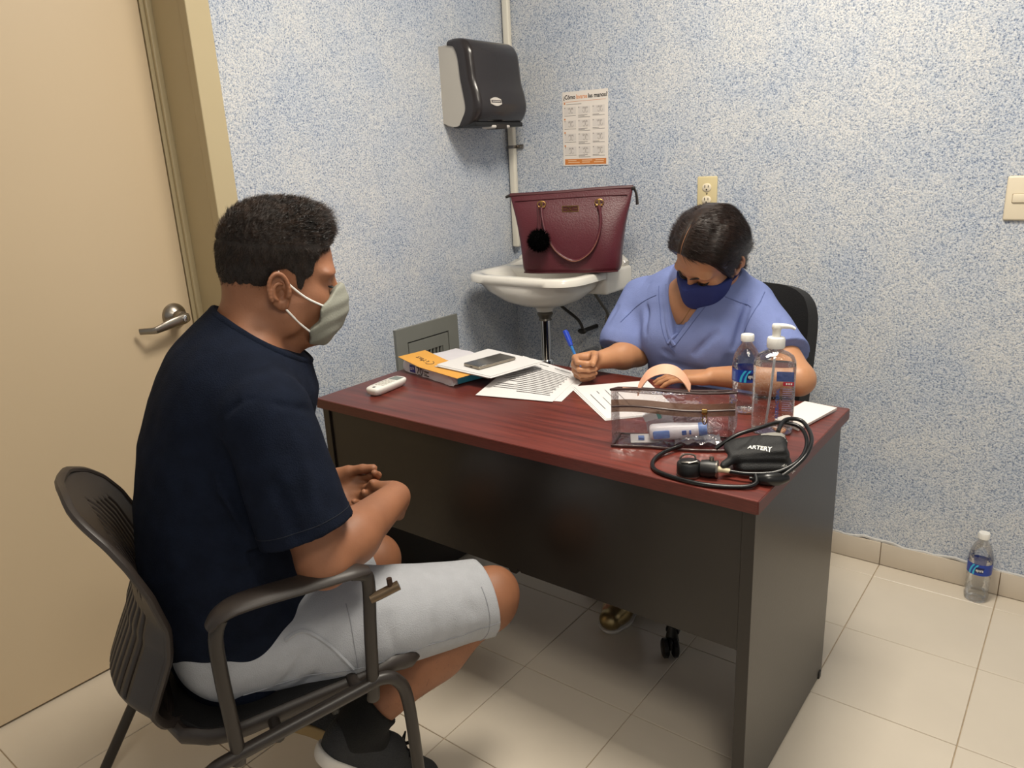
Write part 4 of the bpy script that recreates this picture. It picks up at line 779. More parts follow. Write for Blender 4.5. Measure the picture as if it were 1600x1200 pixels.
# ---------------------------------------------------------------- blood pressure cuff with gauge and tubing
t = thing('blood_pressure_cuff', 'black blood pressure cuff with gauge, bulb and tubing at the desk corner', 'blood pressure monitor', (-0.490, 1.365, Z0), math.radians(32))
CUFF_T = t
mb = MB(); mb.lathe([(0.024, 0.0), (0.025, 0.002), (0.025, 0.004)], 28, T(-0.120, 0.004, 0.001)); gb = obj('gauge_bezel', mb, 'steel', t)
mb = MB(); mb.lathe([(0.024, 0.004), (0.0245, 0.008), (0.0245, 0.024), (0.022, 0.028), (0.012, 0.030)], 28, T(-0.120, 0.004, 0.001)); gg = obj('gauge_housing', mb, 'black_plastic', t)
mb = MB(); mb.box((-0.138, -0.010, 0.0305), (-0.102, -0.002, 0.034), 0.002, 1); mb.tube([(-0.138, 0.014, 0.032), (-0.128, 0.018, 0.039), (-0.110, 0.016, 0.039), (-0.106, 0.012, 0.031)], 0.002, 6, smooth=3); mb.tube([(-0.124, -0.012, 0.032), (-0.106, -0.008, 0.035)], 0.0016, 6); obj('gauge_clip', mb, mat('clip_steel', '55524e', 0.3, 0.7), gg)
mb = MB(); mb.tube([(-0.098, -0.002, 0.0185), (-0.084, -0.006, 0.0185), (-0.068, -0.010, 0.0185)], [0.016, 0.0180, 0.0165], 18); vb = obj('valve_body', mb, 'black_plastic', t)
mb = MB(); mb.lathe([(0.0175, 0.0), (0.0178, 0.002), (0.0165, 0.004)], 24, frame((-0.0695, -0.0095, 0.0185), (0.25, 0.97, 0), (0, 0, 1), (0.97, -0.25, 0))); mb.tube([(-0.078, -0.006, 0.035), (-0.078, -0.006, 0.043)], 0.0045, 10); obj('valve_ring', mb, 'steel', vb)
mb = MB(); mb.tube([(-0.066, -0.010, 0.0185), (-0.054, -0.014, 0.018), (-0.044, -0.017, 0.017)], [0.0065, 0.005, 0.0048], 12); obj('connector', mb, 'connector', t)
iv = (Matrix.Translation((-0.490, 1.365, Z0)) @ RZ(math.radians(32))).inverted()
def wl(pts): return [iv @ Vector(p) for p in pts]
mb = MB(); mb.tube([(-0.046, -0.017, 0.017), (-0.01, -0.030, 0.017), (0.04, -0.038, 0.024), (0.085, -0.022, 0.042), (0.112, 0.03, 0.058), (0.110, 0.078, 0.072), (0.075, 0.092, 0.078), (0.03, 0.078, 0.072), (-0.02, 0.066, 0.060), (-0.06, 0.058, 0.035)], 0.0042, 10, smooth=7); obj('tube', mb, 'tube_black', t)
mb = MB(); mb.tube(wl([(-0.663, 1.420, Z0 + .012), (-0.684, 1.37, Z0 + .007), (-0.682, 1.32, Z0 + .0048), (-0.655, 1.282, Z0 + .0048), (-0.60, 1.268, Z0 + .0048), (-0.54, 1.270, Z0 + .0048), (-0.482, 1.295, Z0 + .0048), (-0.462, 1.315, Z0 + .009), (-0.470, 1.335, Z0 + .018)]), 0.0045, 10, smooth=7); obj('tube', mb, 'tube_black', t)
mb = MB(); mb.tube([(-0.01, -0.036, 0.010), (0.03, -0.046, 0.013), (0.06, -0.042, 0.026), (0.098, -0.018, 0.05), (0.120, 0.03, 0.068), (0.115, 0.085, 0.083), (0.082, 0.085, 0.086), (0.06, 0.05, 0.074)], 0.0042, 10, smooth=7); obj('tube', mb, 'tube_black', t)
mb = MB(); mb.tube([(-0.005, -0.038, 0.008), (0.020, -0.046, 0.0125), (0.042, -0.044, 0.0125), (0.060, -0.038, 0.012)], [0.006, 0.013, 0.013, 0.008], 14, smooth=5); obj('bulb', mb, 'tube_black', t)
# ================================================================== sculpting volumes (signed distance fields turned into smooth meshes)
from mathutils.bvhtree import BVHTree
class Vol:
    def __init__(s, lo, hi, h):
        s.h = h; s.lo = np.array(lo, float); n = np.ceil((np.array(hi) - s.lo) / h).astype(int) + 1
        s.ax = [(s.lo[i] + h * np.arange(n[i])).astype(np.float32) for i in range(3)]; s.D = np.full(tuple(n), 0.2, np.float32)
    def sl(s, lo, hi, m=0.03):
        r = []
        for i in range(3):
            a = int(np.clip(math.floor((lo[i] - m - s.lo[i]) / s.h), 0, s.D.shape[i])); b = int(np.clip(math.ceil((hi[i] + m - s.lo[i]) / s.h) + 1, 0, s.D.shape[i])); r.append(slice(a, b))
        return tuple(r)
    def pts(s, S): return (s.ax[0][S[0]][:, None, None], s.ax[1][S[1]][None, :, None], s.ax[2][S[2]][None, None, :])
    def put(s, d, S, op, k):
        A = s.D[S]
        if op == 'u':
            if k > 0: hh = np.clip(0.5 + 0.5 * (A - d) / k, 0, 1); A = A + (d - A) * hh - k * hh * (1 - hh)
            else: A = np.minimum(A, d)
        elif op == 's':
            d = -d
            if k > 0: hh = np.clip(0.5 - 0.5 * (A - d) / k, 0, 1); A = A + (d - A) * hh + k * hh * (1 - hh)
            else: A = np.maximum(A, d)
        elif op == 'i':
            if k > 0: hh = np.clip(0.5 - 0.5 * (A - d) / k, 0, 1); A = A + (d - A) * hh + k * hh * (1 - hh)
            else: A = np.maximum(A, d)
        s.D[S] = A
    def cap(s, a, b, ra, rb=None, k=0.0, op='u', side=None, sq=1.0):
        rb = ra if rb is None else rb; a = np.array(a, float); b = np.array(b, float); R = max(ra, rb) * max(1, sq)
        S = s.sl(np.minimum(a, b) - R, np.maximum(a, b) + R, 0.02 + k)
        X, Y, Z = s.pts(S)
        if X.size == 0 or Y.size == 0 or Z.size == 0: return s
        ab = b - a; L2 = max(1e-9, float(ab @ ab)); px, py, pz = X - a[0], Y - a[1], Z - a[2]
        t = np.clip((px * ab[0] + py * ab[1] + pz * ab[2]) / L2, 0, 1)
        qx, qy, qz = px - t * ab[0], py - t * ab[1], pz - t * ab[2]
        if side is not None:
            sd = np.array(side, float); sd = sd / np.linalg.norm(sd); c = qx * sd[0] + qy * sd[1] + qz * sd[2]; f = (1 / sq - 1) * c
            qx, qy, qz = qx + f * sd[0], qy + f * sd[1], qz + f * sd[2]
        d = np.sqrt(qx * qx + qy * qy + qz * qz) - (ra + t * (rb - ra))
        s.put(d.astype(np.float32), S, op, k); return s
    def ell(s, c, r, k=0.0, op='u', M=None):
        """ellipsoid with radii r; M = 3x3 whose rows are its axes"""
        c = np.array(c, float); r = np.array(r, float); R = r.max() if M is not None else r
        S = s.sl(c - R, c + R, 0.02 + k); X, Y, Z = s.pts(S)
        if X.size == 0 or Y.size == 0 or Z.size == 0: return s
        x, y, z = X - c[0], Y - c[1], Z - c[2]
        if M is not None: x, y, z = (M[0][0] * x + M[0][1] * y + M[0][2] * z), (M[1][0] * x + M[1][1] * y + M[1][2] * z), (M[2][0] * x + M[2][1] * y + M[2][2] * z)
        k0 = np.sqrt((x / r[0]) ** 2 + (y / r[1]) ** 2 + (z / r[2]) ** 2); k1 = np.sqrt((x / r[0] ** 2) ** 2 + (y / r[1] ** 2) ** 2 + (z / r[2] ** 2) ** 2) + 1e-6
        s.put((k0 * (k0 - 1) / k1).astype(np.float32), S, op, k); return s
    def fold(s, a, b, amp, w):
        a = np.array(a, float); b = np.array(b, float); S = s.sl(np.minimum(a, b), np.maximum(a, b), 3 * w); X, Y, Z = s.pts(S)
        if X.size == 0 or Y.size == 0 or Z.size == 0: return s
        ab = b - a; L2 = float(ab @ ab); px, py, pz = X - a[0], Y - a[1], Z - a[2]; tt = (px * ab[0] + py * ab[1] + pz * ab[2]) / L2; t = np.clip(tt, 0, 1)
        d2 = (px - t * ab[0]) ** 2 + (py - t * ab[1]) ** 2 + (pz - t * ab[2]) ** 2; fade = np.clip(np.sin(np.clip(tt, 0, 1) * PI), 0, 1) ** 0.5
        s.D[S] = s.D[S] + (amp * np.exp(-d2 / (w * w)) * fade * np.clip(1 - np.abs(s.D[S]) / 0.06, 0, 1)).astype(np.float32); return s
    def plane(s, p, n, op='i', k=0.0, lo=None, hi=None):
        """keep the side the normal points away from"""
        S = s.sl(lo, hi, 0) if lo is not None else (slice(None),) * 3; X, Y, Z = s.pts(S); n = np.array(n, float); n /= np.linalg.norm(n)
        s.put(((X - p[0]) * n[0] + (Y - p[1]) * n[1] + (Z - p[2]) * n[2]).astype(np.float32), S, op, k); return s
    def disp(s, fn):
        i = np.nonzero(np.abs(s.D) < 0.02); s.D[i] += fn(s.ax[0][i[0]], s.ax[1][i[1]], s.ax[2][i[2]]).astype(np.float32); return s
    def mesh(s):
        D = s.D; D[0], D[-1], D[:, 0], D[:, -1], D[:, :, 0], D[:, :, -1] = 1, 1, 1, 1, 1, 1
        I = D < 0; cnt = np.zeros(tuple(np.array(D.shape) - 1), np.uint8); n = D.shape
        for a in (0, 1):
            for b in (0, 1):
                for c in (0, 1): cnt += I[a:n[0] - 1 + a, b:n[1] - 1 + b, c:n[2] - 1 + c]
        act = (cnt > 0) & (cnt < 8); idx = np.argwhere(act); M = len(idx)
        corners = [(a, b, c) for a in (0, 1) for b in (0, 1) for c in (0, 1)]
        val = np.stack([D[idx[:, 0] + a, idx[:, 1] + b, idx[:, 2] + c] for a, b, c in corners], 1)
        acc = np.zeros((M, 3)); num = np.zeros(M)
        for i in range(8):
            for j in range(i + 1, 8):
                if sum(abs(corners[i][q] - corners[j][q]) for q in range(3)) != 1: continue
                va, vb = val[:, i], val[:, j]; m = (va < 0) != (vb < 0); t = np.where(m, va / np.where(m, va - vb, 1), 0)
                p = np.array(corners[i])[None] + t[:, None] * (np.array(corners[j]) - np.array(corners[i]))[None]
                acc += p * m[:, None]; num += m
        V = (idx + acc / num[:, None]) * s.h + s.lo
        ids = np.full(act.shape, -1, np.int32); ids[act] = np.arange(M); F = []
        for ax in range(3):
            o = [q for q in range(3) if q != ax]; sl0 = [slice(None)] * 3; sl1 = [slice(None)] * 3; sl0[ax] = slice(0, -1); sl1[ax] = slice(1, None)
            A, B = I[tuple(sl0)], I[tuple(sl1)]; e = np.argwhere(A != B); e = e[(e[:, o[0]] > 0) & (e[:, o[1]] > 0)]
            def g(d0, d1): q = e.copy(); q[:, o[0]] -= d0; q[:, o[1]] -= d1; return ids[q[:, 0], q[:, 1], q[:, 2]]
            q = np.stack([g(1, 1), g(0, 1), g(0, 0), g(1, 0)], 1); flip = ~A[e[:, 0], e[:, 1], e[:, 2]]
            if ax == 1: flip = ~flip
            q[flip] = q[flip][:, ::-1]; F.append(q)
        F = np.concatenate(F); F = F[(F >= 0).all(1)]
        return V, F
def relax(V, F, n=2, lam=0.5):
    E = np.concatenate([F[:, [0, 1]], F[:, [1, 2]], F[:, [2, 3]], F[:, [3, 0]]])
    for _ in range(n):
        A = np.zeros_like(V); c = np.zeros(len(V))
        for a, b in ((0, 1), (1, 0)):
            for q in range(3): A[:, q] += np.bincount(E[:, a], V[E[:, b], q], len(V))
            c += np.bincount(E[:, a], minlength=len(V))
        V = V + lam * (A / np.maximum(c, 1)[:, None] - V)
    return V
def np_obj(name, V, F, m, parent=None, M=None, smooth=True):
    V = np.asarray(V, np.float32)
    if M is not None: A = np.array(M); V = V @ A[:3, :3].T + A[:3, 3]
    me = bpy.data.meshes.new(name); k = F.shape[1]
    me.vertices.add(len(V)); me.vertices.foreach_set('co', V.astype(np.float32).ravel()); me.loops.add(F.size); me.loops.foreach_set('vertex_index', F.astype(np.int32).ravel())
    me.polygons.add(len(F)); me.polygons.foreach_set('loop_start', np.arange(0, F.size, k, dtype=np.int32)); me.update(calc_edges=True); me.validate()
    if smooth: me.shade_smooth()
    o = bpy.data.objects.new(name, me); COL.objects.link(o); me.materials.append(MATS[m] if isinstance(m, str) else m)
    if parent: o.parent = parent
    return o
def vol_obj(name, vol, m, parent=None, M=None, it=2): V, F = vol.mesh(); V = relax(V, F, it); return np_obj(name, V, F, m, parent, M)
def wig(seed, sc_, n=5):
    r = np.random.default_rng(seed); K = r.normal(size=(n, 3)) * sc_; ph = r.uniform(0, 6.28, n)
    return lambda X, Y, Z: sum(np.sin(K[i, 0] * X + K[i, 1] * Y + K[i, 2] * Z + ph[i]) for i in range(n)) / n
def poly2(P, A, B):
    """signed distance (negative inside) of a polygon on the grid A x B"""
    P = np.array(P, float); d = np.full(np.broadcast(A, B).shape, 1e9); ins = np.zeros(d.shape, bool)
    for i in range(len(P)):
        a, b = P[i], P[(i + 1) % len(P)]; e = b - a; L = max(1e-12, e @ e); t = np.clip(((A - a[0]) * e[0] + (B - a[1]) * e[1]) / L, 0, 1)
        d = np.minimum(d, (A - a[0] - t * e[0]) ** 2 + (B - a[1] - t * e[1]) ** 2)
        if abs(e[1]) > 1e-12: c = ((a[1] > B) != (b[1] > B)) & (A < e[0] * (B - a[1]) / e[1] + a[0]); ins ^= c
    return np.where(ins, -1, 1) * np.sqrt(d)
def head_prims(v, tr, S, neck=None, female=False):
    """head built from smooth primitives; tr maps head coordinates (x front, y left, z up, origin between the ears) to the volume"""
    p = lambda x, y, z: tr(x * S, y * S, z * S); Mx = tr.M if hasattr(tr, 'M') else None
    def e(c, r, k=0.02, op='u'): v.ell(p(*c), np.array(r) * S, k * S, op, tr.A)
    e((-0.006, 0, 0.058), (0.096, 0.077, 0.086), 0.0); e((-0.038, 0, 0.030), (0.068, 0.068, 0.070))
    e((0.034, 0, 0.010), (0.060, 0.060, 0.085), 0.03); e((0.040, 0, -0.055), (0.048, 0.050 if not female else 0.045, 0.046), 0.03)
    e((0.068, 0, -0.088), (0.026, 0.028, 0.022), 0.03)
    for s in (-1, 1):
        e((0.055, s * 0.042, -0.018), (0.030, 0.026, 0.030), 0.02); e((0.080, s * 0.030, 0.030), (0.018, 0.030, 0.011), 0.018)
        e((0.010, s * 0.058, -0.050), (0.030, 0.014, 0.034), 0.02)
        e((0.102, s * 0.031, 0.010), (0.016, 0.019, 0.013), 0.012, 's'); e((0.078, s * 0.031, 0.009), (0.0135, 0.0155, 0.0125), 0.006)
        e((0.002, s * 0.070, -0.004), (0.012, 0.008, 0.022), 0.004)                                # root of the ear
    v.cap(p(0.094, 0, 0.012), p(0.114, 0, -0.026), 0.0075 * S, 0.0125 * S, 0.012)
    e((0.100, 0, -0.030), (0.014, 0.017, 0.009), 0.008); e((0.088, 0, -0.058), (0.016, 0.024, 0.012), 0.012)
def ear_mesh(S, s):
    """finely shaped outer ear in head coordinates, s = +1 left / -1 right"""
    v = Vol((-0.036, min(s * 0.058, s * 0.100), -0.046), (0.030, max(s * 0.058, s * 0.100), 0.044), 0.00125)
    v.ell((-0.005, s * 0.078, 0.000), (0.0180, 0.0055, 0.0300), 0.0); v.ell((0.002, s * 0.077, -0.026), (0.0100, 0.0060, 0.0110), 0.006); v.ell((0.004, s * 0.070, -0.004), (0.014, 0.010, 0.024), 0.006)
    v.ell((-0.001, s * 0.0845, -0.006), (0.0095, 0.0085, 0.0125), 0.004, 's'); v.ell((-0.005, s * 0.0850, 0.012), (0.0105, 0.0052, 0.0125), 0.004, 's')
    ring = [(-0.005 + 0.0172 * math.cos(a) - 0.002 * math.sin(a), s * (0.0835 + 0.0015 * math.sin(a)), 0.002 + 0.0285 * math.sin(a)) for a in np.linspace(-0.35, 3.9, 18)]
    for a_, b_ in zip(ring[:-1], ring[1:]): v.cap(a_, b_, 0.0032, None, 0.003)
    inner = [(-0.004 + 0.0105 * math.cos(a), s * 0.0830, -0.002 + 0.0150 * math.sin(a)) for a in np.linspace(1.2, 4.4, 10)]
    for a_, b_ in zip(inner[:-1], inner[1:]): v.cap(a_, b_, 0.0024, None, 0.003)
    v.cap((0.0105, s * 0.0815, -0.010), (0.0115, s * 0.0805, -0.002), 0.0038, None, 0.004)
    V, F = v.mesh(); V = relax(V, F, 2); V[:, 0] = V[:, 0] * 1.0; V[:, 1] += s * np.clip(-(V[:, 0] + .002), 0, 1) * 0.35; return V * S, F
def body_obj(name, v, tr, S, m, parent):
    V, F = v.mesh(); V = relax(V, F, 2)
    for s in (-1, 1):
        Ve, Fe = ear_mesh(S, s); Ve = Ve @ tr.M4[:3, :3].T + tr.M4[:3, 3]; F = np.concatenate([F, Fe + len(V)]); V = np.concatenate([V, Ve])
    return np_obj(name, V, F, m, parent)
class Tr:
    """placement of a head: origin o, front f, up u"""
    def __init__(s, o, f, u):
        f = np.array(f, float); f /= np.linalg.norm(f); u = np.array(u, float); u -= f * (u @ f); u /= np.linalg.norm(u); l = np.cross(u, f)
        s.A = np.stack([f, l, u]); s.o = np.array(o, float); s.M4 = np.eye(4); s.M4[:3, :3] = s.A.T; s.M4[:3, 3] = s.o
    def __call__(s, x, y, z): return s.o + np.array([x, y, z]) @ s.A
def nrm(a): a = np.array(a, float); return a / np.linalg.norm(a)
def hand_prims(v, wrist, d, n, thumb, curls, S=1.0, spread=0.06, tcurl=(0.3, 0.3), tdir=(0.62, 0.70, 0.35), frad=0.0086):
    """palm, four fingers and a thumb. d wrist->knuckles, n palm normal, thumb +1/-1 chooses the side"""
    w = np.array(wrist, float); d = nrm(d); n = np.array(n, float); n = nrm(n - d * (n @ d)); a = np.cross(d, n) * thumb
    kn = [w + S * (d * L + a * o_) for L, o_ in ((0.088, 0.031), (0.092, 0.0105), (0.088, -0.010), (0.079, -0.029))]
    for q, o_ in zip(kn, (0.018, 0.006, -0.006, -0.017)): v.cap(w + S * (a * o_ + d * 0.008), q, 0.0145 * S, 0.0115 * S, 0.012 * S)
    v.cap(w + S * (a * 0.018 + d * 0.02 + n * 0.008), w + S * (a * 0.026 + d * 0.055 + n * 0.008), 0.016 * S, 0.012 * S, 0.012 * S)
    v.cap(w + S * (-a * 0.02 + d * 0.02 + n * 0.006), w + S * (-a * 0.022 + d * 0.055 + n * 0.006), 0.014 * S, 0.012 * S, 0.012 * S)
    tips = []
    for f, (q, ln_, o_) in enumerate(zip(kn, ((0.042, 0.026, 0.021), (0.046, 0.029, 0.022), (0.042, 0.027, 0.021), (0.033, 0.021, 0.019)), (1.5, 0.5, -0.5, -1.5))):
        ang = 0; p = q; r = frad * (0.9 if f == 3 else 1) * S
        for j in range(3):
            ang += curls[f][j]; dd = nrm(d * math.cos(ang) + n * math.sin(ang) + a * o_ * spread * math.cos(ang)); e = p + dd * ln_[j] * S
            v.cap(p, e, r * (1.1, 1.0, .93)[j], r * (1.0, .93, .84)[j], 0.0035); p = e
        tips.append(p)
    b = w + S * (d * 0.022 + a * 0.022 + n * 0.008); td = nrm(d * tdir[0] + a * tdir[1] + n * tdir[2]); p = b
    for j, (l_, r_) in enumerate(((0.044, 0.0135), (0.033, 0.0105), (0.026, 0.0095))):
        if j: c = tcurl[j - 1]; td = nrm(td * math.cos(c) + nrm(d * 0.6 - a * 0.75 + n * 0.2) * math.sin(c))
        e = p + td * l_ * S; v.cap(p, e, r_ * S, r_ * 0.92 * S, 0.006 if j else 0.012); p = e
    return tips, p
BVH = {}
def surf(o, pts, direction, off=0.0):
    """drop points onto a mesh along a direction"""
    if o.name not in BVH:
        me = o.data; n = len(me.vertices); co = np.empty(n * 3, np.float32); me.vertices.foreach_get('co', co); lv = np.empty(len(me.loops), np.int32); me.loops.foreach_get('vertex_index', lv)
        BVH[o.name] = BVHTree.FromPolygons(co.reshape(-1, 3).tolist(), lv.reshape(-1, 4).tolist())
    b = BVH[o.name]; out = []
    for p in pts:
        h = b.ray_cast(Vector(p), Vector(direction).normalized())
        if h[0] is not None: out.append(h[0] + h[1] * off)
    return out
def strands(name, V, F, m, parent, M, count, length, width, flow, mask=None, seed=3, lift=0.5, kink=0.2):
    """short hairs grown from a mesh; length/flow/mask are functions of root positions (N,3)"""
    r = np.random.default_rng(seed); a, b, c = V[F[:, 0]], V[F[:, 1]], V[F[:, 2]]; N_ = np.cross(b - a, c - a); area = np.linalg.norm(N_, axis=1); pr = area / area.sum(); f = r.choice(len(F), count, p=pr)
    w_ = r.dirichlet((1, 1, 1), count); P = (a[f] * w_[:, :1] + b[f] * w_[:, 1:2] + c[f] * w_[:, 2:]); n = N_[f] / np.maximum(area[f], 1e-12)[:, None]
    if mask is not None: k = mask(P, n, r); P, n = P[k], n[k]
    L = length(P, r)[:, None]; fl = flow(P, n); fl = fl - n * (fl * n).sum(1, keepdims=True); fl /= np.maximum(np.linalg.norm(fl, axis=1, keepdims=True), 1e-6)
    lf = lift(P)[:, None] if callable(lift) else lift
    d1 = n * lf + fl * (1 - lf) + r.normal(size=P.shape) * kink; d1 /= np.linalg.norm(d1, axis=1, keepdims=True)
    d2 = n * lf * 0.5 + fl * (1 - lf * 0.5) + r.normal(size=P.shape) * kink * 1.3; d2 /= np.linalg.norm(d2, axis=1, keepdims=True)
    s = np.cross(d1, r.normal(size=P.shape)); s /= np.linalg.norm(s, axis=1, keepdims=True); s2 = np.cross(d1, s); W = width
    p0 = P - n * 0.001; p1 = p0 + d1 * L * 0.55; p2 = p1 + d2 * L * 0.45; q = len(P)
    VV = np.concatenate([p0 + s * W, p0 - s * W * .5 + s2 * W * .8, p0 - s * W * .5 - s2 * W * .8, p1 + s * W * .8, p1 - s * W * .4 + s2 * W * .65, p1 - s * W * .4 - s2 * W * .65, p2])
    i = np.arange(q); T_ = []
    for x, y in ((0, 1), (1, 2), (2, 0)): T_ += [np.stack([i + x * q, i + y * q, i + (y + 3) * q], 1), np.stack([i + x * q, i + (y + 3) * q, i + (x + 3) * q], 1), np.stack([i + (x + 3) * q, i + (y + 3) * q, i + 6 * q], 1)]
    return np_obj(name, VV, np.concatenate(T_), m, parent, M)

# skin, cloth and hair materials
mat('skin_man', '8f5f43', 0.56, sss=0.06, var=0.10, vscale=14, bump=0.05, bscale=240)
mat('skin_woman', 'b98560', 0.46, sss=0.12, var=0.06, vscale=14, bump=0.04, bscale=260)
mat('hair_black', '150e0a', 0.38, col2='3d2a1d', vscale=45); mat('hair_tip', '080606', 0.4); mat('hair_brown', '20150f', 0.35, col2='33211a', vscale=40); mat('scalp_shadow', '1b1310', 0.7)
mat('navy_cotton', '121826', 0.9, bump=0.25, bscale=420, var=0.15, vscale=30, spec=0.12)
mat('shorts_grey', 'a9abb0', 0.85, bump=0.3, bscale=500, var=0.03, vscale=40, spec=0.2)
mat('thread', '8d8f94', 0.9); mat('navy_thread', '0f1420', 0.9)
mat('sock_black', '0a0a0a', 0.95, bump=0.5, bscale=500)
mat('shoe_grey', '2a2b2d', 0.8, bump=0.5, bscale=350); mat('shoe_sole', 'd6d1ca', 0.6); mat('shoe_trim', '48494c', 0.8); mat('gum_sole', 'a98f62', 0.6)
mat('mask_grey', '8c8d82', 0.8, bump=0.12, bscale=300); mat('mask_cord', 'e8e6e0', 0.8); mat('eye_dark', '120b08', 0.25)
mat('scrub_blue', '7683b4', 0.85, bump=0.22, bscale=420, var=0.03, vscale=30, spec=0.2); mat('scrub_seam', '5a6796', 0.9); mat('mask_navy', '23306e', 0.85, bump=0.25, bscale=420); mat('navy_trouser', '20264a', 0.85)

# --- soft folded cuff (needs the volume tools)
v = Vol((-0.09, -0.06, -0.01), (0.115, 0.10, 0.10), 0.0022)
v.cap((-0.015, 0.022, 0.018), (0.062, 0.020, 0.020), 0.018, 0.019, 0.01, side=(0, 1, 0), sq=2.1)
v.cap((-0.020, 0.026, 0.036), (0.060, 0.024, 0.040), 0.014, 0.016, 0.004, side=(0, 1, 0), sq=2.4)
v.cap((-0.038, 0.030, 0.044), (0.058, 0.026, 0.054), 0.009, 0.011, 0.004, side=(0, 1, 0), sq=3.4)
v.cap((-0.052, -0.004, 0.026), (-0.010, 0.020, 0.044), 0.008, 0.010, 0.008, side=(0.5, 1, 0), sq=1.8)
v.cap((-0.020, 0.048, 0.044), (0.062, 0.044, 0.056), 0.014, 0.016, 0.008, side=(0, 1, 0), sq=1.5)
v.fold((-0.03, -0.02, 0.05), (0.06, -0.022, 0.035), .004, .006); v.fold((-0.02, -0.02, 0.03), (0.07, -0.03, 0.02), .005, .006); v.fold((0.0, 0.0, 0.06), (0.05, 0.06, 0.064), -.002, .008); v.fold((-0.03, 0.01, 0.055), (0.01, 0.05, 0.06), .003, .006)
v.disp(lambda X, Y, Z: 0.0022 * wig(71, 70)(X, Y, Z)); v.plane((0, 0, 0.0005), (0, 0, -1))
cf = vol_obj('cuff_cloth', v, 'cuff_black', CUFF_T, it=2)
def drape(o_, x0, y0, rot, off=0.0008):
    for w_ in o_.data.vertices:
        c, s = math.cos(rot), math.sin(rot); x, y = x0 + w_.co.x * c - w_.co.y * s, y0 + w_.co.x * s + w_.co.y * c; h = surf(cf, [(x, y, 0.2)], (0, 0, -1), off); w_.co = h[0] if h else Vector((x, y, 0.05))
drape(text_mesh('artery_print', 'ARTERY', 0.015, 'plastic_white', cf, Matrix.Identity(4), 0.0004, width=0.046), -0.007, 0.008, -0.36, 0.0012)
mb = MB(); nxx = 8
for i in range(nxx + 1):
    for j in range(5): mb.v.append((0.05 * i / nxx, 0.017 * j / 4, 0))
mb.f = [(i * 5 + j, (i + 1) * 5 + j, (i + 1) * 5 + j + 1, i * 5 + j + 1) for i in range(nxx) for j in range(4)]
pt = obj('velcro_patch', mb, 'grey_patch', cf); drape(pt, 0.026, 0.046, -0.30, 0.0012)
text_mesh('artery_print', 'ARTERY', 0.010, 'plastic_white', cf, frame((0.052, -0.0245, 0.030), (0.80, 0.1, -0.60), (0.55, 0.25, 0.80), (0.1, -1, 0.2)), 0.0002, width=0.030)
# ================================================================== the man on the visitor chair (chair frame: x front, y left, z up)
man = thing('person', 'seated man in navy t-shirt, light grey shorts and grey face mask', 'person', CO, CH)
HT = Tr((0.281, 0.0, 1.166), (0.978, -0.16, -0.13), (0.13, 0.0, 0.99)); HS = 1.02
v = Vol((-0.02, -0.34, 0.0), (0.72, 0.34, 1.36), 0.0033)
head_prims(v, HT, HS)
v.cap((0.175, 0, 1.02), (0.232, 0, 1.13), 0.066, 0.058, 0.03, side=(1, 0, 0), sq=1.05); v.cap((0.245, 0, 1.03), (0.29, 0, 1.085), 0.045, 0.04, 0.03)
v.cap((0.19, -0.06, 1.03), (0.19, 0.06, 1.03), 0.06, 0.06, 0.05)
v.cap((0.12, 0, 0.52), (0.13, 0, 0.72), 0.125, 0.125, 0.06, side=(0, 1, 0), sq=1.25); v.cap((0.14, 0, 0.80), (0.165, 0, 0.95), 0.115, 0.09, 0.08, side=(0, 1, 0), sq=1.45)
for s in (-1, 1):
    v.cap((0.12, s * 0.09, 0.51), (0.60 - (s > 0) * .16, s * 0.13 + (s > 0) * .04, 0.447), 0.082, 0.056, 0.04)
SH = {-1: (0.195, -0.185, 0.970), 1: (0.185, 0.185, 0.965)}; EL = {-1: (0.246, -0.245, 0.705), 1: (0.20, 0.255, 0.695)}; WR = {-1: (0.436, -0.095, 0.722), 1: (0.325, 0.105, 0.700)}
for s in (-1, 1):
    v.cap(SH[s], EL[s], 0.056, 0.044, 0.03); e = np.array(EL[s]); w_ = np.array(WR[s])
    v.cap(e, e + (w_ - e) * 0.35, 0.047, 0.050, 0.02); v.cap(e + (w_ - e) * 0.35, w_, 0.050, 0.031, 0.02)
# hands resting in each other above the lap
hand_prims(v, WR[-1], (0.18, 0.80, -0.50), (-0.93, 0.10, -0.25), 1, [(.75, .7, .4), (.8, .75, .4), (.85, .8, .4), (.9, .8, .4)], 1.06, 0.03, (0.5, 0.5), (0.75, 0.5, 0.35))
hand_prims(v, WR[1], (0.80, -0.58, -0.14), (-0.30, -0.75, 0.55), -1, [(.5, .7, .5), (.55, .75, .5), (.6, .8, .5), (.65, .8, .5)], 1.04, 0.03, (0.15, 0.1), (0.90, 0.35, 0.20))
KN = {-1: (0.617, -0.13, 0.442), 1: (0.448, 0.175, 0.435)}; AN = {-1: (0.305, -0.105, 0.225), 1: (0.24, 0.12, 0.20)}
for s in (-1, 1):
    k_, a_ = np.array(KN[s]), np.array(AN[s]); v.cap(k_, k_ + (0.0, 0, -0.02), 0.056, 0.056, 0.03); v.cap(k_, k_ + (a_ - k_) * .42, 0.054, 0.060, 0.03); v.cap(k_ + (a_ - k_) * .3 + (-.012, 0, .016), k_ + (a_ - k_) * .55 + (-.01, 0, .012), 0.056, 0.05, 0.03); v.cap(k_ + (a_ - k_) * .42, a_, 0.057, 0.036, 0.03)
    v.cap(a_, a_ + (0.05, 0, -0.10), 0.036, 0.03, 0.03)
    v.ell(k_ + np.array((0.022, 0, 0.012)), (0.038, 0.04, 0.045), 0.03)
body = body_obj('body', v, HT, HS, 'skin_man', man)

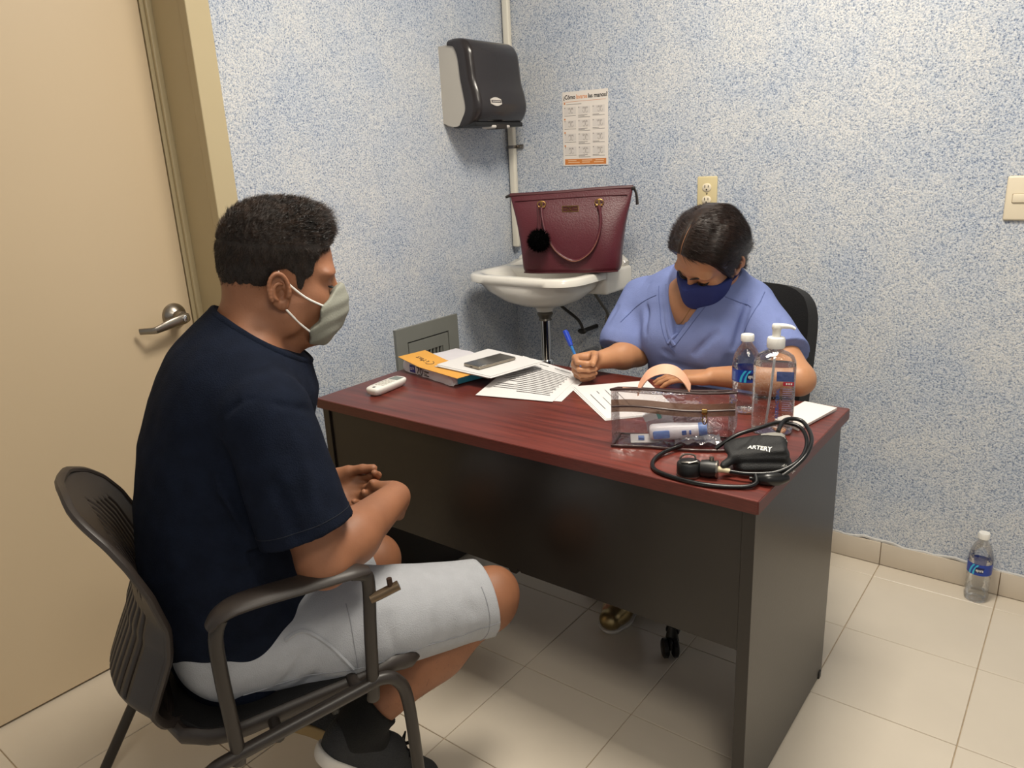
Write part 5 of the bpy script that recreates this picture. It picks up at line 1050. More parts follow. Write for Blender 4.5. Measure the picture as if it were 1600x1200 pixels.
# --- t-shirt
v = Vol((-0.10, -0.37, 0.38), (0.42, 0.37, 1.16), 0.0040)
for (z, cx_, dx, wy), (z2, cx2, dx2, wy2) in zip([(.47, .115, .150, .185), (.56, .112, .158, .190), (.66, .118, .164, .192), (.76, .126, .160, .190), (.86, .143, .153, .190), (.94, .163, .138, .178)], [(.56, .112, .158, .190), (.66, .118, .164, .192), (.76, .126, .160, .190), (.86, .143, .153, .190), (.94, .163, .138, .178), (1.0, .180, .112, .150)]):
    v.cap((cx_, 0, z), (cx2, 0, z2), dx, dx2, 0.03, side=(0, 1, 0), sq=wy / dx)
v.cap((0.150, -0.075, 0.985), (0.150, 0.075, 0.985), 0.085, 0.085, 0.06)                     # upper back
v.cap((0.165, 0, 1.01), (0.205, 0, 1.085), 0.086, 0.073, 0.05)                                # towards the collar
v.cap((0.262, 0, 0.98), (0.268, 0, 1.02), 0.062, 0.048, 0.05, side=(0, 1, 0), sq=1.5)
for s in (-1, 1):
    v.cap((0.180, s * 0.09, 1.000), (0.190, s * 0.175, 0.975), 0.066, 0.068, 0.05)
sleeve_end = {-1: (0.231, -0.243, 0.735), 1: (0.20, 0.25, 0.735)}
for s in (-1, 1): v.cap(SH[s], sleeve_end[s], 0.076, 0.083, 0.018, side=(1, 0, 0), sq=1.03)
# folds: armpit, back and belly (positive = groove)
for a, b, r, w_ in (((0.115, -0.20, 0.95), (0.135, -0.21, 0.77), .007, .010), ((0.055, -0.185, 0.92), (0.135, -0.20, 0.72), .006, .012), ((0.085, -0.195, 0.93), (0.13, -0.205, 0.75), -.006, .012), ((0.03, -0.16, 0.97), (0.035, -0.18, 0.74), .004, .014), ((0.0, -0.14, 0.97), (0.0, -0.16, 0.72), -.004, .016), ((0.02, -0.17, 0.64), (0.24, -0.17, 0.60), .005, .012), ((0.02, -0.17, 0.61), (0.24, -0.18, 0.56), -.005, .012), ((0.0, -0.15, 0.56), (0.22, -0.17, 0.51), .005, .012), ((0.05, -0.19, 0.72), (0.2, -0.19, 0.68), .004, .012),
                    ((0.255, -0.275, 0.95), (0.262, -0.325, 0.80), .004, .010), ((0.175, -0.255, 0.92), (0.20, -0.32, 0.77), .004, .012), ((0.225, -0.265, 0.96), (0.235, -0.325, 0.78), -.003, .012), ((0.155, -0.225, 1.02), (0.225, -0.25, 1.0), .004, .007), ((0.225, -0.25, 1.0), (0.285, -0.21, 0.97), .004, .007), ((0.13, -0.21, 0.99), (0.155, -0.225, 1.02), .004, .008)):
    v.fold(a, b, r * 1.6, w_)
v.disp(lambda X, Y, Z: 0.0022 * wig(5, 26)(X, Y, Z) + 0.0013 * wig(9, 55)(X, Y, Z))
n_c = nrm((0.58, -0.06, 0.81))                                                                       # neck opening, sleeve hems, waist hem
v.plane((0.228, 0, 1.086), n_c, 'i', 0.0, (0.05, -0.14, 1.0), (0.42, 0.14, 1.17))
for s in (-1, 1):
    d_ = nrm(np.array(sleeve_end[s]) - np.array(SH[s])); c_ = np.array(SH[s]) + d_ * 0.212
    if s < 0: dn = nrm(d_ + np.array((0.03, 0, 0)))
    else: dn = d_
    X, Y, Z = v.pts((slice(None),) * 3); side_m = (Y * s > 0.155) & ((Z < 0.80))
    pl_ = (X - c_[0]) * dn[0] + (Y - c_[1]) * dn[1] + (Z - c_[2]) * dn[2]; dist = np.sqrt((X - c_[0]) ** 2 + (Y - c_[1]) ** 2 + (Z - c_[2]) ** 2)
    rad = np.sqrt(np.maximum(dist ** 2 - pl_ ** 2, 0)); axisd = np.where((rad < 0.115) & (pl_ > -0.001) & (Y * s > 0.165), 0.02, -1).astype(np.float32)
    v.D = np.where(axisd > 0, np.maximum(v.D, pl_.astype(np.float32)), v.D)
# torso side wall again where the sleeve plane cut it
for (z, cx_, dx, wy), (z2, cx2, dx2, wy2) in zip([(.50, .113, .152, .186), (.60, .114, .160, .188), (.70, .121, .160, .186)], [(.60, .114, .160, .188), (.70, .121, .160, .186), (.80, .132, .156, .186)]):
    v.cap((cx_, 0, z), (cx2, 0, z2), dx, dx2, 0.004, side=(0, 1, 0), sq=wy / dx)
v.plane((0.10, 0, 0.405), (0.45, 0, -1), 'i', 0.01, (-0.1, -0.37, 0.38), (0.42, 0.37, 0.62))
shirt = vol_obj('t_shirt', v, 'navy_cotton', man, it=2)
n_c = np.array(n_c); e1 = nrm(np.cross((0, 1, 0), n_c)); e2 = np.cross(n_c, e1); cc = np.array((0.228, 0, 1.086)) - n_c * 0.004
ring = []
for a in np.linspace(0, 2 * PI, 40, endpoint=False):
    dr = e1 * math.cos(a) + e2 * math.sin(a); h = surf(shirt, [cc + dr * 0.2], -dr, -0.004); ring += h if h and (h[0] - Vector(cc)).length < 0.14 else [Vector(cc + dr * 0.075)]
mb = MB(); mb.tube(ring, 0.010, 8, closed=True, sq=0.5, side=tuple(n_c)); obj('collar', mb, 'navy_cotton', shirt)
d_ = nrm(np.array(sleeve_end[-1]) - np.array(SH[-1])); c_ = np.array(SH[-1]) + d_ * 0.190; e1 = nrm(np.cross(d_, (0, 1, 0))); e2 = np.cross(d_, e1)
pts = [h for a in np.linspace(0, 2 * PI, 48, endpoint=False) for h in surf(shirt, [c_ + 0.16 * (e1 * math.cos(a) + e2 * math.sin(a))], -(e1 * math.cos(a) + e2 * math.sin(a)), 0.0002) if (h - Vector(c_)).length < .13]
mb = MB(); mb.tube(pts, 0.0007, 5, closed=False); obj('sleeve_stitching', mb, 'navy_thread', shirt)

# --- shorts
v = Vol((-0.06, -0.30, 0.36), (0.68, 0.33, 0.66), 0.0040)
v.cap((0.09, -0.06, 0.50), (0.09, 0.06, 0.50), 0.112, 0.112, 0.05)
v.cap((0.10, -0.085, 0.51), (0.30, -0.125, 0.490), 0.108, 0.110, 0.05); v.cap((0.30, -0.125, 0.490), (0.63, -0.13, 0.442), 0.109, 0.083, 0.03)
v.cap((0.10, 0.085, 0.51), (0.30, 0.155, 0.475), 0.105, 0.100, 0.05); v.cap((0.28, 0.150, 0.475), (0.46, 0.175, 0.438), 0.100, 0.080, 0.03)
for a, b, r, w_ in (((0.53, -0.215, 0.52), (0.56, -0.20, 0.38), .004, .009), ((0.50, -0.22, 0.52), (0.51, -0.21, 0.38), -.004, .010), ((0.45, -0.225, 0.53), (0.44, -0.215, 0.38), .004, .010), ((0.35, -0.235, 0.55), (0.37, -0.235, 0.41), .004, .009), ((0.17, -0.19, 0.42), (0.26, -0.22, 0.52), .006, .010), ((0.21, -0.19, 0.41), (0.30, -0.225, 0.50), -.005, .010), ((0.13, -0.19, 0.43), (0.20, -0.21, 0.52), .005, .009), ((0.57, -0.205, 0.46), (0.61, -0.19, 0.38), .004, .008)): v.fold(a, b, r, w_)
v.disp(lambda X, Y, Z: 0.0020 * wig(15, 30)(X, Y, Z) + 0.0010 * wig(19, 70)(X, Y, Z))
v.plane((0.603, -0.13, 0.44), nrm((1.0, 0, 0.02)), 'i', 0.0, (0.55, -0.3, 0.3), (0.7, 0.05, 0.7)); v.plane((0.428, 0.175, 0.44), nrm((0.95, 0.1, 0.1)), 'i', 0.0, (0.38, 0.06, 0.3), (0.7, 0.34, 0.7))
v.plane((0, 0, 0.392), (0, 0, -1), 'i', 0.012, (-0.1, -0.3, 0.36), (0.33, 0.33, 0.45))
shorts = vol_obj('shorts', v, 'shorts_grey', man, it=2)
def seam(name, pts2, o_, m_, r_=0.0011, y0=-0.4, n=6):
    P = [Vector((a, 0, b)) for a, b in pts2]; P, _ = crom(P, [0] * len(P), n); h = surf(o_, [(p.x, y0, p.z) for p in P], (0, 1, 0), 0.0003)
    if len(h) > 2: mb = MB(); mb.tube(h, r_, 5); obj(name, mb, m_, o_)
seam('side_seam', [(0.08, .445), (0.22, .462), (0.35, .452), (0.48, .440), (0.60, .432)], shorts, 'thread')
seam('pocket_edge', [(0.165, .545), (0.20, .553), (0.24, .520), (0.275, .462)], shorts, 'shorts_grey', 0.004)
seam('pocket_stitch', [(0.285, .58), (0.282, .52), (0.283, .462)], shorts, 'thread')
seam('hem_stitch', [(0.572, .515), (0.575, .47), (0.573, .42), (0.565, .375)], shorts, 'thread')
# --- socks and shoes (heels lifted, toes on the floor)
for s in (-1, 1):
    a_, k_ = np.array(AN[s]), np.array(KN[s]); d_ = nrm(k_ - a_); toe = a_ + np.array((0.115, -0.015 if s < 0 else -.02, 0)); toe[2] = 0.045; heel = a_ + np.array((-0.050, 0, -0.035))
    v = Vol(np.minimum(a_, toe) - .13, np.maximum(a_, toe) + .16, 0.003)
    v.cap(a_ + d_ * 0.055, a_, 0.0455, 0.041, 0.01); v.cap(a_, heel * .4 + toe * .6, 0.041, 0.035, 0.03); v.cap(a_, heel, 0.04, 0.036, 0.03)
    v.cap(a_ + d_ * 0.02, a_ + d_ * 0.052, 0.0475, 0.0495, 0.005)
    v.plane(a_ + d_ * 0.056, d_, 'i', 0.0); vol_obj('sock', v, 'sock_black', man)
    fd = nrm(toe - heel); up = nrm(np.cross(fd, np.cross((0.9, 0, 0.6), fd))); ln_ = np.linalg.norm(toe - heel)
    sh_ = Vol(np.minimum(heel, toe) - .09, np.maximum(heel, toe) + .12, 0.003)
    sd = np.cross(up, fd)
    sh_.cap(heel, heel + fd * ln_ * .55, 0.041, 0.044, 0.02, side=sd, sq=.95); sh_.cap(heel + fd * ln_ * .55, toe + fd * 0.01, 0.044, 0.036, 0.02, side=sd, sq=1.15); sh_.cap(heel + up * 0.03 - fd * .005, heel + fd * ln_ * .5 + up * 0.028, 0.039, 0.037, 0.02)
    sh_.cap(heel + up * 0.055, heel + up * 0.075 + fd * .045, 0.034, 0.04, 0.01, 's'); sh_.plane(heel - up * 0.030, -up, 'i', 0.006)
    shoe = vol_obj('shoe', sh_, 'shoe_grey', man)
    so = Vol(np.minimum(heel, toe) - .09, np.maximum(heel, toe) + .09, 0.003)
    so.cap(heel - up * .014 - fd * .004, heel + fd * ln_ * .55 - up * .014, 0.043, 0.047, 0.02, side=up, sq=1.0); so.cap(heel + fd * ln_ * .55 - up * .014, toe + fd * .012 - up * .014, 0.047, 0.040, 0.02)
    so.plane(heel - up * 0.012, up, 'i', 0.004); so.plane(heel - up * 0.045, -up, 'i', 0.006); vol_obj('sole', so, 'shoe_sole' if s < 0 else 'gum_sole', shoe)
    mb = MB(); q = heel + up * .052 + fd * .028
    mb.tube([q + sd * .036 * math.cos(t_) + fd * .048 * math.sin(t_) + up * (.012 - .012 * math.sin(t_)) for t_ in np.linspace(0, 2 * PI, 24, endpoint=False)], 0.0055, 8, closed=True); obj('collar_trim', mb, 'shoe_trim', shoe)
    mb = MB(); c_ = heel + fd * ln_ * .62 + up * .052
    for i in range(3): mb.tube([c_ + fd * (.016 * i) - sd * .025 - up * .012, c_ + fd * (.016 * i) + up * .004, c_ + fd * (.016 * i + .006) + sd * .025 - up * .012], 0.0026, 6, smooth=4)
    for q in (-1, 1): mb.tube([c_, c_ + sd * q * .018 + up * .016, c_ + sd * q * .032 + up * .008 + fd * .01, c_ + sd * q * .02 + fd * .004, c_ + up * .002], 0.0022, 6, smooth=5)
    obj('laces', mb, 'sock_black', shoe)

# --- hair cap in head coordinates
M4 = Matrix(HT.M4.tolist())
def hair_vol(poly, grow, S, extra=None, h=0.003, expand=None):
    hv = Vol((-0.17 * S, -0.13 * S, -0.13 * S), (0.16 * S, 0.13 * S, 0.21 * S), h); hv2 = Tr((0, 0, 0), (1, 0, 0), (0, 0, 1))
    p = lambda c: np.array(c) * S
    for c, r, k in (((-0.006, 0, 0.058), (0.096, 0.077, 0.086), 0), ((-0.038, 0, 0.030), (0.068, 0.068, 0.070), .02), ((0.034, 0, 0.010), (0.060, 0.060, 0.085), .03), ((-0.03, 0, -0.05), (0.055, 0.055, 0.05), .03)):
        hv.ell(p(c), np.array(r) * S, k * S)
    X, Y, Z = hv.pts((slice(None),) * 3); g = grow(X / S, Y / S, Z / S) * S; hv.D = (hv.D - g).astype(np.float32)
    if extra: extra(hv, S)
    P2 = poly2(poly, X[:, 0, :] / S, Z[:, 0, :] / S) * S
    hh = np.clip(0.5 - 0.5 * (hv.D - P2[:, None, :]) / 0.006, 0, 1); hv.D = (hv.D + (P2[:, None, :] - hv.D) * hh + 0.006 * hh * (1 - hh)).astype(np.float32)
    return hv
poly_m = [(0.13, 0.105), (0.097, 0.094), (0.086, 0.075), (0.070, 0.066), (0.060, 0.050), (0.056, 0.028), (0.044, 0.020), (0.038, -0.016), (0.026, -0.018), (0.023, 0.026), (0.004, 0.036), (-0.016, 0.030), (-0.026, 0.004), (-0.030, -0.030), (-0.038, -0.064), (-0.07, -0.070), (-0.15, -0.068), (-0.20, 0.1), (-0.05, 0.25), (0.13, 0.25)]
hv = hair_vol(poly_m, lambda X, Y, Z: 0.0015 + 0.015 * np.clip((Z - 0.04) / 0.09, 0, 1) + 0.002 * np.clip((X - .0) / .09, 0, 1) * np.clip((Z - 0.09) / 0.04, 0, 1) + 0.002 * wig(3, 160)(X, Y, Z), HS)
Vh, Fh = hv.mesh(); Vh = relax(Vh, Fh, 1); hair = np_obj('hair', Vh, Fh, mat('hair_cap', '1d140f', 0.75), man, M4)
front_ = lambda P: np.clip((P[:, 0] + 0.01) / 0.09, 0, 1) * np.clip((P[:, 2] - 0.085) / 0.05, 0, 1)
strands('hair_strands', Vh, Fh, 'hair_black', hair, M4, 46000, lambda P, r: (0.006 + 0.008 * np.clip((P[:, 2] - 0.03) / 0.10, 0, 1) + 0.020 * front_(P)) * r.uniform(.6, 1.3, len(P)), 0.00030,
        lambda P, n: np.stack([0.6 * np.ones(len(P)) * np.where(P[:, 2] > 0.08, 1, -.1), np.zeros(len(P)), np.where(P[:, 2] > 0.08, 0.2, -1.0)], 1), lambda P, n, r: ((n * np.stack([P[:, 0], P[:, 1], P[:, 2] - .04], 1)).sum(1) > 0), 5, lambda P: 0.28 + 0.4 * front_(P), 0.26)
# --- face mask, cords, brows, eyes
def mask_vol(S, poly, ells, h=0.0026):
    mv = Vol((-0.03 * S, -0.10 * S, -0.16 * S), (0.17 * S, 0.10 * S, 0.06 * S), h)
    for c, r, k in ells: mv.ell(np.array(c) * S, np.array(r) * S, k * S)
    X, Y, Z = mv.pts((slice(None),) * 3); P2 = poly2(poly, X[:, 0, :] / S, Z[:, 0, :] / S) * S; mv.D = np.maximum(mv.D, P2[:, None, :]).astype(np.float32); return mv
mv = mask_vol(HS, [(0.112, 0.010), (0.102, 0.004), (0.086, -0.012), (0.070, -0.028), (0.068, -0.058), (0.050, -0.074), (0.052, -0.102), (0.09, -0.108), (0.15, -0.09), (0.16, -0.02), (0.13, 0.012)],
              [((0.060, 0, -0.030), (0.056, 0.073, 0.060), 0), ((0.058, 0, -0.072), (0.046, 0.062, 0.044), .03), ((0.092, 0, -0.028), (0.032, 0.026, 0.042), .03)])
mv.disp(lambda X, Y, Z: -0.0022 * np.abs(((Z - 0.5 * (X - .1) + .004 * np.sin(X * 60)) / 0.027) % 1.0 - 0.5) * 2 + 0.0016 * wig(44, 60)(X, Y, Z) + 0.0012)
mask = vol_obj('face_mask', mv, 'mask_grey', man, M4, 1)
for s in (-1, 1):
    mb = MB(); S = HS
    mb.tube([Vector(c) * S for c in ((0.075, s * 0.066, -0.028), (0.042, s * 0.0725, -0.012), (0.010, s * 0.080, 0.014), (-0.006, s * 0.082, 0.034))], 0.0019, 6, smooth=4); mb.tube([Vector(c) * S for c in ((0.056, s * 0.060, -0.080), (0.032, s * 0.067, -0.060), (0.008, s * 0.078, -0.034), (0.0, s * 0.080, -0.030))], 0.0019, 6, smooth=4)
    mb2 = MB(); mb2.add([M4 @ Vector(p) for p in mb.v], mb.f); obj('ear_cord', mb2, 'mask_cord', mask)
    mb = MB(); mb.tube([Vector(c) * S for c in ((0.0985, s * 0.012, 0.033), (0.0955, s * 0.024, 0.037), (0.0865, s * 0.040, 0.036), (0.076, s * 0.050, 0.028))], [0.003, .0045, .004, .0018], 8, smooth=3, sq=0.6); mb2 = MB(); mb2.add([M4 @ Vector(p) for p in mb.v], mb.f); obj('eyebrow', mb2, 'hair_black', man)
    mb = MB(); mb.tube([Vector(c) * S for c in ((0.092, s * 0.018, 0.006), (0.0935, s * 0.030, 0.004), (0.0885, s * 0.041, 0.005), (0.080, s * 0.047, 0.008))], [.0012, .0024, .0022, .001], 6, smooth=3); mb2 = MB(); mb2.add([M4 @ Vector(p) for p in mb.v], mb.f); obj('eye', mb2, 'eye_dark', man)

# longer wet-look tufts over the forehead, stubble and leg hair
strands('hair_spikes', Vh, Fh, 'hair_tip', hair, M4, 6500, lambda P, r: 0.010 + r.uniform(.010, .026, len(P)) * front_(P), 0.0013, lambda P, n: np.stack([1.0 + 0 * P[:, 0], 0.25 * np.sin(P[:, 1] * 260), 0.35 + 0 * P[:, 0]], 1),
        lambda P, n, r: (front_(P) > 0.12) & (r.random(len(P)) < 0.75) & (n[:, 2] > -.2), 9, lambda P: 0.50 + 0.2 * front_(P), 0.28)
Vb = np.empty(len(body.data.vertices) * 3, np.float32); body.data.vertices.foreach_get('co', Vb); Vb = Vb.reshape(-1, 3); Fb = np.empty(len(body.data.loops), np.int32); body.data.loops.foreach_get('vertex_index', Fb); Fb = Fb.reshape(-1, 4)
Iv = np.linalg.inv(HT.M4)
def head_c(P): return (P @ Iv[:3, :3].T + Iv[:3, 3]) / HS
def stub(P, n, r): q = head_c(P); return (q[:, 0] > 0.012) & (q[:, 0] < 0.085) & (q[:, 2] < -0.035 + 0.3 * (0.05 - q[:, 0])) & (q[:, 2] > -0.125) & (np.abs(q[:, 1]) > 0.02) & (r.random(len(P)) < np.clip((-0.02 - q[:, 2]) / .06, 0.1, 1))
hd = (Vb[Fb[:, 0], 2] > 1.0) ; strands('stubble', Vb, Fb[hd], 'hair_tip', man, None, 9000, lambda P, r: r.uniform(.002, .0045, len(P)), 0.00022, lambda P, n: np.stack([.2 + 0 * P[:, 0], 0 * P[:, 0], -1 + 0 * P[:, 0]], 1), stub, 21, 0.3, 0.2)
lg_ = (Vb[Fb[:, 0], 2] < 0.44) & (Vb[Fb[:, 0], 0] > 0.30); strands('leg_hair', Vb, Fb[lg_], 'hair_tip', man, None, 3600, lambda P, r: r.uniform(.006, .013, len(P)), 0.00017, lambda P, n: np.stack([-.5 + 0 * P[:, 0], 0 * P[:, 0], -1 + 0 * P[:, 0]], 1), lambda P, n, r: r.random(len(P)) < .8, 22, 0.12, 0.3)
for nm in ('stubble', 'leg_hair'): bpy.data.objects[nm]['kind'] = 'stuff'
# ================================================================== the woman behind the desk (x to the picture right, y to the back wall, z up; origin under her seat)
WO = (-0.90, 2.08, 0.0)
wo = thing('person', 'seated woman in blue scrubs and navy face mask writing at the desk', 'person', WO)
L_ = lambda x, y, z: np.array((x + 0.90, y - 2.08, z))
fz_, pit, rol = -112.0, 40.0, 19.0
f0 = np.array((math.cos(math.radians(fz_)), math.sin(math.radians(fz_)), 0)); F_ = f0 * math.cos(math.radians(pit)) + np.array((0, 0, -math.sin(math.radians(pit)))); U_ = f0 * math.sin(math.radians(pit)) + np.array((0, 0, math.cos(math.radians(pit))))
Lf = np.cross(U_, F_); U2 = U_ * math.cos(math.radians(rol)) + Lf * math.sin(math.radians(rol))
WS = 0.985; WT = Tr(L_(-0.850, 1.985, 1.090), F_, U2); W4 = Matrix(WT.M4.tolist())
v = Vol((-0.40, -0.42, 0.0), (0.44, 0.18, 1.26), 0.0034)
head_prims(v, WT, WS, female=True)
v.cap(L_(-0.895, 2.075, 0.985), WT(-0.025, 0, -0.055), 0.052, 0.050, 0.03); v.cap(L_(-0.915, 2.03, 0.95), L_(-0.875, 2.03, 1.02), 0.06, 0.045, 0.05)
v.cap(L_(-0.905, 2.07, 0.62), L_(-0.905, 2.06, 0.92), 0.09, 0.085, 0.05, side=(1, 0, 0), sq=1.5)
v.ell(L_(-0.91, 2.01, 0.94), (0.10, 0.05, 0.09), 0.04)                                        # upper chest in the neckline
WSH = {-1: L_(-1.115, 2.08, 0.940), 1: L_(-0.765, 2.09, 0.945)}; WEL = {-1: L_(-1.080, 1.985, 0.790), 1: L_(-0.572, 1.905, 0.797)}; WWR = {-1: L_(-1.132, 1.832, 0.796), 1: L_(-0.790, 1.868, 0.785)}
for s in (-1, 1):
    v.cap(WSH[s], WEL[s], 0.048, 0.040, 0.03); e, w_ = WEL[s], WWR[s]; v.cap(e, e + (w_ - e) * .35, 0.039, 0.040, 0.02); v.cap(e + (w_ - e) * .35, w_, 0.040, 0.025, 0.02)
hand_prims(v, WWR[-1], (-0.26, -0.96, -0.04), (0.93, -0.25, -0.10), 1, [(1.0, 1.1, .5), (1.15, 1.2, .5), (1.25, 1.25, .5), (1.3, 1.25, .5)], 0.95, 0.02, (0.5, 0.5), (0.55, 0.45, 0.75))
hand_prims(v, WWR[1], (-0.97, -0.16, -0.10), (-0.05, 0.05, -1.0), -1, [(.12, .25, .2), (.10, .25, .2), (.12, .28, .2), (.15, .3, .2)], 0.93, 0.05, (0.1, 0.1), (0.75, 0.6, 0.05))
# legs to the floor under the desk
for s, kx, fx in ((-1, -1.03, -1.02), (1, -0.80, -0.84)):
    v.cap(L_(-0.905 + s * .09, 2.06, 0.54), L_(kx, 1.74, 0.545), 0.075, 0.055, 0.05); v.cap(L_(kx, 1.74, 0.545), L_(fx, 1.80 + (s > 0) * .2, 0.10), 0.055, 0.04, 0.03); v.cap(L_(fx, 1.80 + (s > 0) * .2, 0.075), L_(fx - .005, 1.72 + (s > 0) * .2, 0.045), 0.036, 0.03, 0.03)
wbody = body_obj('body', v, WT, WS, 'skin_woman', wo)
# --- scrub top
v = Vol((-0.40, -0.30, 0.50), (0.44, 0.22, 1.08), 0.0040)
for (z, yy, dy, wx), (z2, yy2, dy2, wx2) in zip([(.56, 2.07, .125, .165), (.66, 2.06, .120, .158), (.76, 2.055, .115, .155), (.86, 2.055, .118, .165), (.93, 2.06, .110, .172)], [(.66, 2.06, .120, .158), (.76, 2.055, .115, .155), (.86, 2.055, .118, .165), (.93, 2.06, .110, .172), (.985, 2.075, .080, .150)]):
    v.cap(L_(-0.905, yy, z), L_(-0.905, yy2, z2), dy, dy2, 0.03, side=(1, 0, 0), sq=wx / dy)
for s in (-1, 1):
    v.ell(L_(-0.912 + s * 0.070, 1.985, 0.850), (0.075, 0.062, 0.075), 0.05)                    # bust
    v.cap(L_(-0.903 + s * 0.055, 2.075, 0.998), L_(-0.908 + s * (0.17 if s < 0 else 0.12), 2.085, 0.955), 0.046, 0.058 if s < 0 else 0.052, 0.05)
    v.cap(L_(-0.903 + s * 0.085, 2.03, 0.965), L_(-0.908 + s * (0.155 if s < 0 else 0.115), 2.04, 0.93), 0.048, 0.054, 0.05)
wse = {-1: WSH[-1] + (WEL[-1] - WSH[-1]) * 0.80, 1: WSH[1] + (WEL[1] - WSH[1]) * 0.78}
v.cap(WSH[-1], wse[-1] + (-0.040, -0.012, 0.0), 0.064, 0.080, 0.022); v.cap(WSH[1], wse[1], 0.060, 0.070, 0.022)
# collar round the nape
v.cap(L_(-0.97, 2.085, 1.012), L_(-0.84, 2.085, 1.016), 0.034, 0.034, 0.03)
for a, b, r, w_ in ((( -1.05, 2.02, 1.0), (-1.02, 1.93, 0.86), .006, .010), ((-0.74, 2.02, 1.01), (-0.765, 1.95, 0.84), .008, .010), ((-0.72, 2.0, 0.97), (-0.74, 1.95, 0.80), -.006, .012), ((-1.04, 1.99, 0.90), (-1.05, 1.96, 0.72), .007, .012), ((-1.00, 1.95, 0.87), (-0.93, 1.92, 0.80), .005, .010), ((-0.80, 1.93, 0.90), (-0.87, 1.92, 0.82), .006, .010), ((-0.77, 1.94, 0.83), (-0.80, 1.95, 0.70), .006, .012), ((-0.98, 1.93, 0.79), (-0.82, 1.93, 0.77), .005, .012), ((-1.15, 2.0, 0.93), (-1.16, 1.93, 0.82), .005, .010), ((-1.11, 1.97, 0.92), (-1.12, 1.92, 0.82), -.005, .010), ((-0.66, 2.0, 0.98), (-0.63, 1.95, 0.87), .005, .010), ((-0.69, 2.01, 0.96), (-0.67, 1.93, 0.85), -.004, .010), ((-1.20, 2.02, 0.90), (-1.20, 1.95, 0.82), .004, .010), ((-0.94, 1.94, 0.74), (-0.86, 1.94, 0.72), -.005, .012)):
    v.fold(L_(*a), L_(*b), r * 1.6, w_)
v.disp(lambda X, Y, Z: 0.0030 * wig(25, 26)(X, Y, Z) + 0.0017 * wig(29, 60)(X, Y, Z))
# V neckline: a tapered wedge cut through the front
X, Y, Z = v.pts((slice(None),) * 3); xv, zv = L_(-0.928, 0, 0)[0], 0.862
side_l = (-(X - (xv + 0.004)) * 0.94 - (Z - zv) * -0.34 * -1)
wv = np.maximum(np.maximum(-(X - xv) - (Z - zv) * 0.36, (X - xv) - (Z - zv) * 0.62), np.maximum(zv - Z, (Y - (-0.03)) - np.clip((Z - 0.99) * 1.2, 0, .06)))
v.put(wv.astype(np.float32), (slice(None),) * 3, 's', 0.004)
v.cap(L_(-0.885, 2.09, 0.99), WT(-0.02, 0, -0.05), 0.061, 0.058, 0.01, 's')                     # room for the neck
for s in (-1, 1):
    d_ = nrm(wse[s] - WSH[s]) if s > 0 else nrm(wse[s] + np.array((-0.040, -0.012, 0.0)) - WSH[s]); c_ = WSH[s] + d_ * (0.182 if s < 0 else 0.222); 
    dn = nrm(d_ + np.array((0.0, 0, 0.0)))
    pl_ = (X - c_[0]) * dn[0] + (Y - c_[1]) * dn[1] + (Z - c_[2]) * dn[2]; dist2 = (X - c_[0]) ** 2 + (Y - c_[1]) ** 2 + (Z - c_[2]) ** 2; rad = np.sqrt(np.maximum(dist2 - pl_ ** 2, 0))
    m_ = (rad < 0.11) & (pl_ > -0.001) & (pl_ < 0.12) & ((X - 0.0) * s > 0.160); v.D = np.where(m_, np.maximum(v.D, pl_.astype(np.float32)), v.D)
for (z, yy, dy, wx), (z2, yy2, dy2, wx2) in zip([(.56, 2.07, .122, .160), (.66, 2.06, .117, .153), (.76, 2.055, .112, .150)], [(.66, 2.06, .117, .153), (.76, 2.055, .112, .150), (.84, 2.055, .115, .160)]):
    v.cap(L_(-0.905, yy, z), L_(-0.905, yy2, z2), dy, dy2, 0.004, side=(1, 0, 0), sq=wx / dy)
top_ = vol_obj('scrub_top', v, 'scrub_blue', wo)
def fseam(name, pts, o_, m_, r_=0.0014, n=6):
    P = [Vector(L_(a, 0, b)) for a, b in pts]; P, _ = crom(P, [0] * len(P), n); h = surf(o_, [(p.x, -0.6, p.z) for p in P], (0, 1, 0), 0.0004)
    if len(h) > 2: mb = MB(); mb.tube(h, r_, 6); obj(name, mb, m_, o_)
fseam('neck_band', [(-0.987, 1.005), (-0.975, 0.965), (-0.955, 0.905), (-0.937, 0.862), (-0.925, 0.845)], top_, 'scrub_blue', 0.0055)
fseam('neck_band', [(-0.842, 1.005), (-0.868, 0.965), (-0.905, 0.905), (-0.932, 0.868), (-0.945, 0.85)], top_, 'scrub_blue', 0.0055)
fseam('neck_seam', [(-1.008, 1.0), (-0.995, 0.96), (-0.972, 0.90), (-0.948, 0.85), (-0.925, 0.825)], top_, 'scrub_seam', 0.0012)
fseam('neck_seam', [(-0.82, 1.0), (-0.847, 0.96), (-0.885, 0.90), (-0.920, 0.85), (-0.935, 0.838)], top_, 'scrub_seam', 0.0012)
fseam('yoke_seam', [(-1.01, 0.975), (-1.05, 0.955), (-1.09, 0.925), (-1.115, 0.89)], top_, 'scrub_seam', 0.0014)
fseam('yoke_seam', [(-0.82, 0.99), (-0.78, 0.975), (-0.74, 0.955)], top_, 'scrub_seam', 0.0014)
fseam('armhole_seam', [(-0.735, 1.02), (-0.72, 0.97), (-0.735, 0.92), (-0.75, 0.87), (-0.752, 0.83)], top_, 'scrub_seam', 0.0014)
